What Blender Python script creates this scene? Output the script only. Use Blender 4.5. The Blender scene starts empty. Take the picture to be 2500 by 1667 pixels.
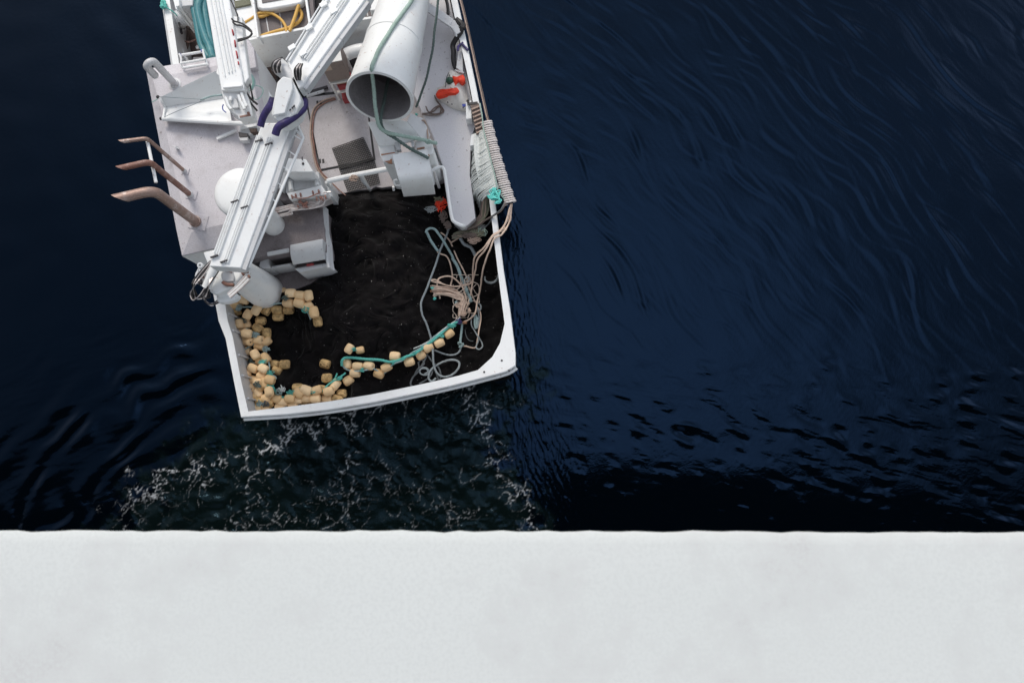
import bpy, bmesh, math, random
import numpy as np
from mathutils import Vector, Matrix
random.seed(7); rng = np.random.default_rng(11)
R = math.radians
SC = bpy.context.scene
COL = SC.collection

# ------------------------------------------------------------------ camera
CAM_H = 19.0                      # metres above the water
F_PX = 2083.0                     # focal length in photo pixels (30 mm on a 36 mm wide frame)
NAD = (1315.0, 1165.0)            # pixel straight below the camera
dn = Vector((NAD[0]-1250, -(NAD[1]-833.5), -F_PX)).normalized()
zc = -dn
xc = (Vector((1, 0, 0)) - zc*zc.x).normalized()
yc = zc.cross(xc)
W2C = Matrix((xc, yc, zc)).transposed()
C2W = W2C.transposed()
cam_d = bpy.data.cameras.new('camera'); cam = bpy.data.objects.new('camera', cam_d)
COL.objects.link(cam); SC.camera = cam
cam_d.sensor_width = 36.0; cam_d.sensor_fit = 'HORIZONTAL'; cam_d.lens = 36.0*F_PX/2500.0
cam_d.clip_start = 0.05; cam_d.clip_end = 6000
cam.matrix_world = Matrix.Translation((0, 0, CAM_H)) @ C2W.to_4x4()
cam_d.dof.use_dof = True; cam_d.dof.focus_distance = 17.0; cam_d.dof.aperture_fstop = 16.0

def W(px, py, z):
    """world point at height z that the photo shows at pixel (px, py)"""
    d = C2W @ Vector((px-1250, -(py-833.5), -F_PX))
    t = (z-CAM_H)/d.z
    return Vector((d.x*t, d.y*t, z))
C2Wn = np.array(C2W); W2Cn = np.array(W2C)
def to_px(x, y, z):
    p = np.stack([x, y, z-CAM_H+0*x]); c = np.tensordot(W2Cn, p, 1)
    return 1250+F_PX*c[0]/(-c[2]), 833.5-F_PX*c[1]/(-c[2])

# ------------------------------------------------------------------ sky, sun, exposure
SUN_EL, SUN_AZ = 42.0, 338.0       # azimuth clockwise from +Y
world = bpy.data.worlds.new('World'); SC.world = world; world.use_nodes = True
nt = world.node_tree; bg = nt.nodes['Background']
sky = nt.nodes.new('ShaderNodeTexSky'); sky.sky_type = 'NISHITA'; sky.sun_disc = False
sky.sun_elevation = R(SUN_EL); sky.sun_rotation = R(SUN_AZ)
sky.air_density = 1.0; sky.dust_density = 1.2; sky.ozone_density = 1.0
hs = nt.nodes.new('ShaderNodeHueSaturation'); hs.inputs['Saturation'].default_value = 0.34
wc = nt.nodes.new('ShaderNodeTexCoord')
vd = nt.nodes.new('ShaderNodeVectorMath'); vd.operation = 'DISTANCE'; vd.inputs[1].default_value = (.11, .13, .985)
cn = nt.nodes.new('ShaderNodeTexNoise'); cn.inputs['Scale'].default_value = 2.6; cn.inputs['Detail'].default_value = 4
nt.links.new(wc.outputs['Generated'], vd.inputs[0]); nt.links.new(wc.outputs['Generated'], cn.inputs['Vector'])
cr_ = nt.nodes.new('ShaderNodeMapRange'); cr_.interpolation_type = 'SMOOTHSTEP'
cr_.inputs[1].default_value = .02; cr_.inputs[2].default_value = .50; cr_.inputs[3].default_value = 2.3; cr_.inputs[4].default_value = .62
nt.links.new(vd.outputs['Value'], cr_.inputs[0])
cm = nt.nodes.new('ShaderNodeMath'); cm.operation = 'MULTIPLY_ADD'; cm.inputs[1].default_value = .55; cm.inputs[2].default_value = .72     # cloud texture 0.72 + 0.55 n
nt.links.new(cn.outputs[0], cm.inputs[0])
vd2 = nt.nodes.new('ShaderNodeVectorMath'); vd2.operation = 'DISTANCE'; vd2.inputs[1].default_value = (.66, .44, .61); nt.links.new(wc.outputs['Generated'], vd2.inputs[0])
cr2 = nt.nodes.new('ShaderNodeMapRange'); cr2.interpolation_type = 'SMOOTHSTEP'; cr2.inputs[1].default_value = .0; cr2.inputs[2].default_value = .42; cr2.inputs[3].default_value = 1.5; cr2.inputs[4].default_value = 0.0
nt.links.new(vd2.outputs['Value'], cr2.inputs[0])
# ... and a dark bank to the west
sx_ = nt.nodes.new('ShaderNodeSeparateXYZ'); nt.links.new(wc.outputs['Generated'], sx_.inputs[0])
cr3 = nt.nodes.new('ShaderNodeMapRange'); cr3.interpolation_type = 'SMOOTHSTEP'; cr3.inputs[1].default_value = -.55; cr3.inputs[2].default_value = -.10; cr3.inputs[3].default_value = .66; cr3.inputs[4].default_value = 1.0
nt.links.new(sx_.outputs[0], cr3.inputs[0])
ca = nt.nodes.new('ShaderNodeMath'); ca.operation = 'ADD'; nt.links.new(cr_.outputs[0], ca.inputs[0]); nt.links.new(cr2.outputs[0], ca.inputs[1])
cb2 = nt.nodes.new('ShaderNodeMath'); cb2.operation = 'MULTIPLY'; nt.links.new(ca.outputs[0], cb2.inputs[0]); nt.links.new(cr3.outputs[0], cb2.inputs[1])
cf = nt.nodes.new('ShaderNodeMath'); cf.operation = 'MULTIPLY'; nt.links.new(cb2.outputs[0], cf.inputs[0]); nt.links.new(cm.outputs[0], cf.inputs[1])
vs_ = nt.nodes.new('ShaderNodeVectorMath'); vs_.operation = 'SCALE'; nt.links.new(hs.outputs[0], vs_.inputs[0]); nt.links.new(cf.outputs[0], vs_.inputs['Scale'])
nt.links.new(sky.outputs[0], hs.inputs['Color']); nt.links.new(vs_.outputs[0], bg.inputs['Color'])
bg.inputs['Strength'].default_value = 0.15
sd = bpy.data.lights.new('sun', 'SUN'); so = bpy.data.objects.new('sun', sd); COL.objects.link(so)
sd.energy = 0.95; sd.angle = R(18); sd.color = (1.0, 0.925, 0.83)
sv = Vector((math.sin(R(SUN_AZ))*math.cos(R(SUN_EL)), math.cos(R(SUN_AZ))*math.cos(R(SUN_EL)), math.sin(R(SUN_EL))))
so.rotation_euler = sv.to_track_quat('Z', 'Y').to_euler()
so.location = (-30, 15, 30)
SC.view_settings.view_transform = 'Standard'; SC.view_settings.look = 'None'
SC.view_settings.exposure = 0.99; SC.view_settings.gamma = 1.0
SC.render.engine = 'CYCLES'
SC.cycles.max_bounces = 6

# ------------------------------------------------------------------ materials
MATS = {}
def mat(name, base, rough=0.5, var=0.12, vscale=3.0, dirt=None, dscale=2.0, damt=0.3, fine=0.0, fscale=60.0,
        bump=0.0, bscale=40.0, metal=0.0, spec=0.5, coat=0.0, speck=None):
    m = bpy.data.materials.new(name); m.use_nodes = True
    n = m.node_tree.nodes; l = m.node_tree.links; p = n['Principled BSDF']
    p.inputs['Roughness'].default_value = rough; p.inputs['Metallic'].default_value = metal
    p.inputs['Specular IOR Level'].default_value = spec
    p.inputs['Coat Weight'].default_value = coat
    tc = n.new('ShaderNodeTexCoord')
    def noise(scale, detail=4.0, rr=0.6):
        t = n.new('ShaderNodeTexNoise'); t.inputs['Scale'].default_value = scale
        t.inputs['Detail'].default_value = detail; t.inputs['Roughness'].default_value = rr
        l.new(tc.outputs['Object'], t.inputs['Vector']); return t
    def mix(a, b, fac_out, amt=1.0, lo=0.4, hi=0.65):
        mr = n.new('ShaderNodeMapRange'); mr.inputs[1].default_value = lo; mr.inputs[2].default_value = hi
        mr.inputs[3].default_value = 0; mr.inputs[4].default_value = amt
        l.new(fac_out, mr.inputs[0])
        x = n.new('ShaderNodeMix'); x.data_type = 'RGBA'
        l.new(mr.outputs[0], x.inputs[0]); 
        if hasattr(a, 'node'): l.new(a, x.inputs[6])
        else: x.inputs[6].default_value = (*a, 1)
        x.inputs[7].default_value = (*b, 1)
        return x.outputs[2]
    dark = tuple(c*(1-2*var) for c in base)
    c = mix(base, dark, noise(vscale).outputs[0], 0.7, 0.35, 0.7)
    if dirt: c = mix(c, dirt, noise(dscale, 8.0, 0.72).outputs[0], damt, 0.5, 0.68)
    if fine: c = mix(c, tuple(x*(1-fine) for x in base), noise(fscale, 2.0).outputs[0], 1.0, 0.42, 0.66)
    if speck: c = mix(c, speck, noise(14, 3.0).outputs[0], .8, .66, .72); c = mix(c, speck, noise(5.5, 9.0, .8).outputs[0], .55, .60, .72)
    l.new(c, p.inputs['Base Color'])
    if bump:
        b = n.new('ShaderNodeBump'); b.inputs['Strength'].default_value = bump; b.inputs['Distance'].default_value = 0.02
        l.new(noise(bscale, 6.0).outputs[0], b.inputs['Height']); l.new(b.outputs[0], p.inputs['Normal'])
    MATS[name] = m
    return m
WHITE = mat('white_paint', (.84, .855, .85), .35, .05, 1.2, (.50, .42, .38), 2.3, .28, .05, 90, .05, 60, speck=(.50, .40, .36))
BOOM = mat('boom_paint', (.88, .895, .89), .35, .03, 1.0, (.55, .47, .42), 3.5, .2, .04, 90, .04, 50, speck=(.50, .40, .36))
GREYW = mat('grey_white_paint', (.62, .63, .64), .45, .08, 1.5, (.36, .31, .29), 2.6, .4, .08, 90, .06, 60, speck=(.16, .12, .11))
ROOF = mat('roof_paint', (.62, .595, .625), .6, .07, .9, (.37, .335, .34), 1.8, .8, .22, 45, .12, 70, speck=(.16, .12, .11))
DECK = mat('deck_paint', (.52, .49, .50), .65, .08, .8, (.31, .265, .26), 1.6, .6, .22, 40, .15, 70, speck=(.16, .12, .11))
SIDE = mat('side_deck_paint', (.70, .69, .715), .6, .06, .6, (.72, .74, .70), .9, .7, .12, 50, .1, 70, speck=(.16, .12, .11))
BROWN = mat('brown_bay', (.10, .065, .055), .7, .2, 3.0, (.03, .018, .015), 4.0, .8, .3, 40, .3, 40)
HOLD = mat('hold_floor', (.19, .165, .165), .7, .1, 1.0, (.10, .08, .08), 3.0, .5, .25, 40, .15, 60)
DIRTY = mat('dirty_deck', (.24, .21, .215), .7, .12, 2.0, (.045, .03, .026), 3.2, .9, .3, 40, .2, 50, speck=(.16, .12, .11))
RUST = mat('rusty_exhaust', (.38, .26, .215), .5, .2, 5.0, (.78, .70, .66), 5.0, .95, .3, 40, .2, 50, .4)
RUST2 = mat('rust_pipe', (.27, .13, .095), .55, .2, 7.0, (.58, .46, .42), 5.0, .75, .3, 50, .2, 60)
RUSTY = mat('rust_stain', (.42, .20, .11), .7, .2, 10.0, (.75, .68, .62), 9.0, .6)
SOOT_SHADE = mat('soot_and_shade', (.02, .018, .018), .9, .2, 6)  # near-black: exhaust soot, and shade painted into openings and float holes
DARK = mat('dark_metal', (.045, .04, .045), .55, .2, 6.0, None, 3, .3, .2, 60, .1, 50)
BLACKH = mat('black_hose', (.014, .013, .014), .5, .1, 8.0, (.07, .06, .055), 14.0, .5, 0, 60, .2, 90)
SILVER = mat('steel_pipe', (.62, .58, .57), .35, .1, 8.0, (.33, .17, .13), 12.0, .6, 0, 60, 0, 40, .4)
COPPER = mat('copper_fitting', (.36, .17, .13), .5, .2, 20.0, (.6, .5, .46), 18.0, .5)
PURPLE = mat('purple_sleeve', (.045, .03, .15), .45, .25, 9.0, (.015, .012, .04), 12.0, .8, 0, 60, .5, 30)
CABTOP = mat('cabinet_top', (.70, .69, .66), .5, .06, 3)
CABIN = mat('cabinet_front', (.27, .21, .18), .6, .1, 5, (.12, .09, .08), 8, .5, .2, 60)
RED = mat('red_paint', (.33, .03, .035), .5, .2, 6)
PAPER = mat('paper_label', (.52, .40, .31), .8, .1, 12)
ORANGE = mat('orange_patch', (.85, .05, .012), .6, .15, 14.0, (.4, .03, .01), 16.0, .5)
CANVAS = mat('canvas', (.76, .73, .68), .85, .08, 5.0, (.35, .32, .29), 7.0, .5, .15, 60, .5, 18)
GREENB = mat('green_ball', (.02, .08, .05), .4, .2, 8)
BLUE = mat('blue_tape', (.02, .05, .35), .5, .1, 8)
FLOAT = mat('float_foam', (.95, .68, .37), .7, .05, 14.0, (.66, .38, .13), 9.0, .25, .1, 70, .15, 60)
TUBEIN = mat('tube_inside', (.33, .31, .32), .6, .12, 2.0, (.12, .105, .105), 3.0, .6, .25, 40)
_n = FLOAT.node_tree.nodes; _l = FLOAT.node_tree.links; _oi = _n.new('ShaderNodeObjectInfo'); _rp = _n.new('ShaderNodeValToRGB')
_rp.color_ramp.elements[0].color = (.86, .80, .74, 1); _rp.color_ramp.elements[1].color = (1.08, 1.12, 1.25, 1)
_mm = _n.new('ShaderNodeMix'); _mm.data_type = 'RGBA'; _mm.blend_type = 'MULTIPLY'; _mm.inputs[0].default_value = 1; _src = _n['Principled BSDF'].inputs['Base Color'].links[0].from_socket
_l.new(_oi.outputs['Random'], _rp.inputs[0]); _l.new(_src, _mm.inputs[6]); _l.new(_rp.outputs[0], _mm.inputs[7]); _l.new(_mm.outputs[2], _n['Principled BSDF'].inputs['Base Color'])
def rope_mat(name, c, d=None):
    c = tuple(min(.9, x*1.4) for x in c)
    return mat(name, c, .85, .2, 25.0, d or tuple(x*.55 for x in c), 30.0, .5, .2, 140, .4, 120)
PINK = rope_mat('pink_rope', (.63, .48, .38))
TANR = rope_mat('tan_rope', (.36, .27, .22))
TEAL = rope_mat('teal_rope', (.10, .42, .36))
GTEAL = rope_mat('grey_teal_rope', (.28, .38, .38))
GREYR = rope_mat('grey_rope', (.25, .28, .29))
DGREY = rope_mat('dark_grey_rope', (.10, .11, .115))
DGREEN = rope_mat('dark_green_rope', (.085, .12, .11))
PGREEN = rope_mat('pale_green_rope', (.30, .40, .35))
BROWNR = rope_mat('brown_rope', (.15, .115, .10))
COILR = rope_mat('coil_rope', (.66, .60, .58), (.42, .36, .34))
AQUA = rope_mat('aqua_twine', (.14, .58, .52))
OLIVE = rope_mat('olive_rope', (.17, .17, .12))
MINT = rope_mat('mint_netting', (.62, .66, .62), (.45, .50, .46))
YELL = mat('yellow_hose', (.72, .42, .09), .5, .1, 10)
TEALH = mat('teal_hose', (.055, .23, .26), .35, .15, 4.0, (.2, .4, .38), 5.0, .5)
LGREEN = mat('light_green_line', (.35, .60, .52), .5, .1, 10)
REDR = mat('red_rope', (.42, .05, .06), .8, .2, 30)

def net_mat(name, floaty=False):
    m = bpy.data.materials.new(name); m.use_nodes = True
    n = m.node_tree.nodes; l = m.node_tree.links; p = n['Principled BSDF']
    tc = n.new('ShaderNodeTexCoord')
    p.inputs['Roughness'].default_value = .9; p.inputs['Specular IOR Level'].default_value = .15
    if floaty:                                    # foam seen through the dark mesh laid over it
        w1 = n.new('ShaderNodeTexWave'); w1.inputs['Scale'].default_value = 26; w1.inputs['Distortion'].default_value = 2.5
        w1.inputs['Detail Scale'].default_value = 2.0
        w2 = n.new('ShaderNodeTexWave'); w2.inputs['Scale'].default_value = 24; w2.bands_direction = 'Z'; w2.inputs['Distortion'].default_value = 2.5
        nz = n.new('ShaderNodeTexNoise'); nz.inputs['Scale'].default_value = 9
        for t in (w1, w2, nz): l.new(tc.outputs['Object'], t.inputs['Vector'])
        mn = n.new('ShaderNodeMath'); mn.operation = 'MINIMUM'; l.new(w1.outputs['Fac'], mn.inputs[0]); l.new(w2.outputs['Fac'], mn.inputs[1])
        ad = n.new('ShaderNodeMath'); ad.operation = 'ADD'; l.new(mn.outputs[0], ad.inputs[0]); l.new(nz.outputs[0], ad.inputs[1])
        cr = n.new('ShaderNodeValToRGB'); cr.color_ramp.elements[0].position = .50; cr.color_ramp.elements[0].color = (.05, .033, .018, 1)
        cr.color_ramp.elements[1].position = .72; cr.color_ramp.elements[1].color = (.78, .52, .24, 1)
        l.new(ad.outputs[0], cr.inputs[0]); l.new(cr.outputs[0], p.inputs['Base Color'])
    else:
        n1 = n.new('ShaderNodeTexNoise'); n1.inputs['Scale'].default_value = 2.2; n1.inputs['Detail'].default_value = 5
        n2 = n.new('ShaderNodeTexNoise'); n2.inputs['Scale'].default_value = 55; n2.inputs['Detail'].default_value = 6; n2.inputs['Roughness'].default_value = .75
        n3 = n.new('ShaderNodeTexNoise'); n3.inputs['Scale'].default_value = 34; n3.inputs['Detail'].default_value = 1
        for t in (n1, n2, n3): l.new(tc.outputs['Object'], t.inputs['Vector'])
        cr = n.new('ShaderNodeValToRGB'); cr.color_ramp.elements[0].position = .30; cr.color_ramp.elements[0].color = (.002, .0016, .0017, 1)
        cr.color_ramp.elements[1].position = .85; cr.color_ramp.elements[1].color = (.0062, .0047, .0052, 1)
        ad = n.new('ShaderNodeMath'); ad.operation = 'MULTIPLY_ADD'; ad.inputs[1].default_value = .5
        sa = n.new('ShaderNodeAttribute'); sa.attribute_name = 'strand'
        l.new(n2.outputs[0], ad.inputs[0]); 
        hf = n.new('ShaderNodeMath'); hf.operation = 'MULTIPLY'; hf.inputs[1].default_value = .62; l.new(sa.outputs['Fac'], hf.inputs[0]); l.new(hf.outputs[0], ad.inputs[2])
        l.new(ad.outputs[0], cr.inputs[0])
        sp = n.new('ShaderNodeMapRange'); sp.inputs[1].default_value = .755; sp.inputs[2].default_value = .79; l.new(n3.outputs[0], sp.inputs[0])
        x = n.new('ShaderNodeMix'); x.data_type = 'RGBA'; l.new(sp.outputs[0], x.inputs[0]); l.new(cr.outputs[0], x.inputs[6]); x.inputs[7].default_value = (.45, .43, .42, 1)
        l.new(x.outputs[2], p.inputs['Base Color'])
        b = n.new('ShaderNodeBump'); b.inputs['Strength'].default_value = .3; b.inputs['Distance'].default_value = .012
        l.new(n2.outputs[0], b.inputs['Height']); l.new(b.outputs[0], p.inputs['Normal'])
        p.inputs['Sheen Weight'].default_value = .08
    return m
NET = net_mat('net_twine'); NFLOAT = net_mat('float_under_net', True)

# ------------------------------------------------------------------ mesh helpers
class MB:
    def __init__(s): s.v = []; s.f = []
    def add(s, vs, fs):
        o = len(s.v); s.v += [Vector(v) for v in vs]; s.f += [tuple(i+o for i in f) for f in fs]; return s
    def prism(s, top, bot):
        """top and bot: equal lists of world points"""
        n = len(top)
        s.add(list(top)+list(bot), [tuple(range(n)), tuple(reversed(range(n, 2*n)))]+[(i, i+n, (i+1) % n+n, (i+1) % n) for i in range(n)])
        return s
    def slab(s, px, z1, z0):
        """flat plate: photo outline px at height z1, straight down to z0"""
        t = [W(x, y, z1) for x, y in px]
        return s.prism(t, [Vector((p.x, p.y, z0)) for p in t])
    def slabz(s, pz, th):
        """plate with a height of its own at each corner: (px, py, z)"""
        t = [W(*p) for p in pz]
        return s.prism(t, [p-Vector((0, 0, th)) for p in t])
    def box(s, c, u, v, w):
        c, u, v, w = map(Vector, (c, u, v, w))
        q = [c-u-v+w, c+u-v+w, c+u+v+w, c-u+v+w]; b = [c-u-v-w, c+u-v-w, c+u+v-w, c-u+v-w]
        return s.prism(q, b)
    def bar(s, a, b, w, h, up=(0, 0, 1)):
        a, b = Vector(a), Vector(b); d = (b-a); up = Vector(up)
        sx = d.cross(up).normalized()*(w/2); uz = sx.cross(d).normalized()*(h/2)
        return s.box((a+b)/2, d/2, sx, uz)
    def sweep(s, path, r, n=8, strands=0, pitch=0.12, amp=0.22, closed=False):
        P = [Vector(p) for p in path]; m = len(P)
        if m < 2: return s
        T = [(P[min(i+1, m-1)]-P[max(i-1, 0)]).normalized() for i in range(m)]
        N = T[0].orthogonal().normalized(); vs = []; L = 0
        for i in range(m):
            if i:
                N = (N-T[i]*N.dot(T[i]));  N = N.normalized() if N.length > 1e-6 else T[i].orthogonal().normalized()
                L += (P[i]-P[i-1]).length
            B = T[i].cross(N); rr = r[i] if isinstance(r, (list, tuple)) else r
            for k in range(n):
                a = 2*math.pi*k/n
                q = rr*(1-amp*(.5-.5*math.cos(strands*(a-2*math.pi*L/pitch)))) if strands else rr
                vs.append(P[i]+(N*math.cos(a)+B*math.sin(a))*q)
        fs = [(i*n+k, i*n+(k+1) % n, (i+1)*n+(k+1) % n, (i+1)*n+k) for i in range(m-1) for k in range(n)]
        fs += [tuple(reversed(range(n))), tuple(range((m-1)*n, m*n))]
        return s.add(vs, fs)
    def lathe(s, base, axis, prof, n=32, caps=True):
        axis = Vector(axis).normalized(); u = axis.orthogonal().normalized(); w = axis.cross(u); base = Vector(base)
        vs = [base+axis*t+(u*math.cos(2*math.pi*k/n)+w*math.sin(2*math.pi*k/n))*r for t, r in prof for k in range(n)]
        m = len(prof)
        fs = [(i*n+k, i*n+(k+1) % n, (i+1)*n+(k+1) % n, (i+1)*n+k) for i in range(m-1) for k in range(n)]
        if caps: fs += [tuple(reversed(range(n))), tuple(range((m-1)*n, m*n))]
        return s.add(vs, fs)
    def ball(s, c, rx, ry=None, rz=None, n=16):
        ry = ry or rx; rz = rz or rx; c = Vector(c)
        vs = []; m = n//2
        for i in range(m+1):
            t = math.pi*(i+.001)/(m+.002)
            for k in range(n):
                a = 2*math.pi*k/n
                vs.append(c+Vector((rx*math.sin(t)*math.cos(a), ry*math.sin(t)*math.sin(a), rz*math.cos(t))))
        fs = [(i*n+k, i*n+(k+1) % n, (i+1)*n+(k+1) % n, (i+1)*n+k) for i in range(m) for k in range(n)]
        fs += [tuple(range(n)), tuple(reversed(range(m*n, (m+1)*n)))]
        return s.add(vs, fs)
    def build(s, name, material, parent=None, bevel=0.0, angle=35, label=None):
        """ONE mesh object; as a child it takes its thing's origin"""
        org = Vector((0, 0, 0))
        if parent is not None:
            t = parent
            while t.parent: t = t.parent
            org = t.location.copy()
        else:
            lo = [min(v[i] for v in s.v) for i in range(3)]; hi = [max(v[i] for v in s.v) for i in range(3)]
            org = Vector(((lo[0]+hi[0])/2, (lo[1]+hi[1])/2, lo[2]))
        me = bpy.data.meshes.new(name); me.from_pydata([v-org for v in s.v], [], s.f)
        bm = bmesh.new(); bm.from_mesh(me); bmesh.ops.recalc_face_normals(bm, faces=bm.faces); bm.to_mesh(me); bm.free()
        me.materials.append(material)
        me.polygons.foreach_set('use_smooth', [True]*len(me.polygons))
        me.set_sharp_from_angle(angle=R(angle))
        o = bpy.data.objects.new(name, me); COL.objects.link(o)
        if parent is not None: o.parent = parent
        else: o.location = org
        if bevel:
            b = o.modifiers.new('bevel', 'BEVEL'); b.width = bevel; b.segments = 2; b.limit_method = 'ANGLE'; b.angle_limit = R(40)
        if label: o['label'] = label
        return o
def tag(o, label, cat, group=None, kind=None):
    if label: o['label'] = label
    if cat: o['category'] = cat
    if group: o['group'] = group
    if kind: o['kind'] = kind
    return o
def thing(name, loc, label, cat, group=None):
    o = bpy.data.objects.new(name, None); o.empty_display_size = .2; COL.objects.link(o); o.location = loc
    return tag(o, label, cat, group)
def curve(pts, step=0.03, jitter=0.0):
    """Catmull-Rom through world points, resampled"""
    P = [Vector(p) for p in pts]
    P = [P[0]*2-P[1]]+P+[P[-1]*2-P[-2]]; out = []
    for i in range(1, len(P)-2):
        a, b, c, d = P[i-1:i+3]; k = max(2, int((c-b).length/step))
        for j in range(k):
            t = j/k
            out.append(.5*((2*b)+(c-a)*t+(2*a-5*b+4*c-d)*t*t+(3*b-a-3*c+d)*t**3))
    out.append(P[-2])
    if jitter:
        ph = random.random()*9
        out = [p+Vector((math.sin(i*.31+ph), math.sin(i*.23+ph*2), math.sin(i*.27+ph*3)))*jitter for i, p in enumerate(out)]
    return out
def cpx(pts, step=.03, jitter=0.0): return curve([W(*p) for p in pts], step, jitter)
def ztrans(s, ox, oy): return lambda x, y: (ox+s*x, oy+s*y)
Z5 = ztrans(.287, 450, 600); Z6 = ztrans(.3189, 800, 550); Z3 = ztrans(.2296, 250, 300); Z1 = ztrans(.2126, 250, 0)
Z2 = ztrans(.2551, 650, 0); Z4 = ztrans(.2551, 700, 280); ZC = ztrans(.1339, 530, 140); ZH = ztrans(.1275, 450, 560)
ZV = ztrans(.102, 650, 360); ZB = ztrans(.102, 640, 560); ZL = ztrans(.1148, 380, 0); ZR = ztrans(.1976, 1030, 0); ZN = ztrans(.2041, 1080, 300)

# smooth random fields (numpy, FFT)
def field(shape, dx, band):
    ny, nx = shape
    ky = np.fft.fftfreq(ny, dx)[:, None]; kx = np.fft.rfftfreq(nx, dx)[None, :]
    F = np.fft.rfft2(rng.standard_normal(shape))*band(kx, ky)
    f = np.fft.irfft2(F, s=shape); return f/f.std()
def iso(l0, l1, p=0.0):
    def b(kx, ky):
        k = np.sqrt(kx**2+ky**2)+1e-9
        return np.exp(-(np.maximum(np.log(1/k/l1), 0)**2+np.maximum(np.log(l0*k), 0)**2)*6)*k**p
    return b
def directional(l0, l1, ang, spread):
    def b(kx, ky):
        k = np.sqrt(kx**2+ky**2)+1e-9; a = np.arctan2(ky, kx)-ang
        a = (a+np.pi/2) % np.pi-np.pi/2
        return iso(l0, l1)(kx, ky)*np.exp(-(a/spread)**2)
    return b
def sstep(a, b, x): t = np.clip((x-a)/(b-a), 0, 1); return t*t*(3-2*t)
def seg_dist(px, py, pts):
    """distance in pixels to a polyline"""
    d = np.full(px.shape, 1e9)
    for (x0, y0), (x1, y1) in zip(pts[:-1], pts[1:]):
        vx, vy = x1-x0, y1-y0; t = np.clip(((px-x0)*vx+(py-y0)*vy)/(vx*vx+vy*vy), 0, 1)
        d = np.minimum(d, np.hypot(px-x0-t*vx, py-y0-t*vy))
    return d

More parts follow.
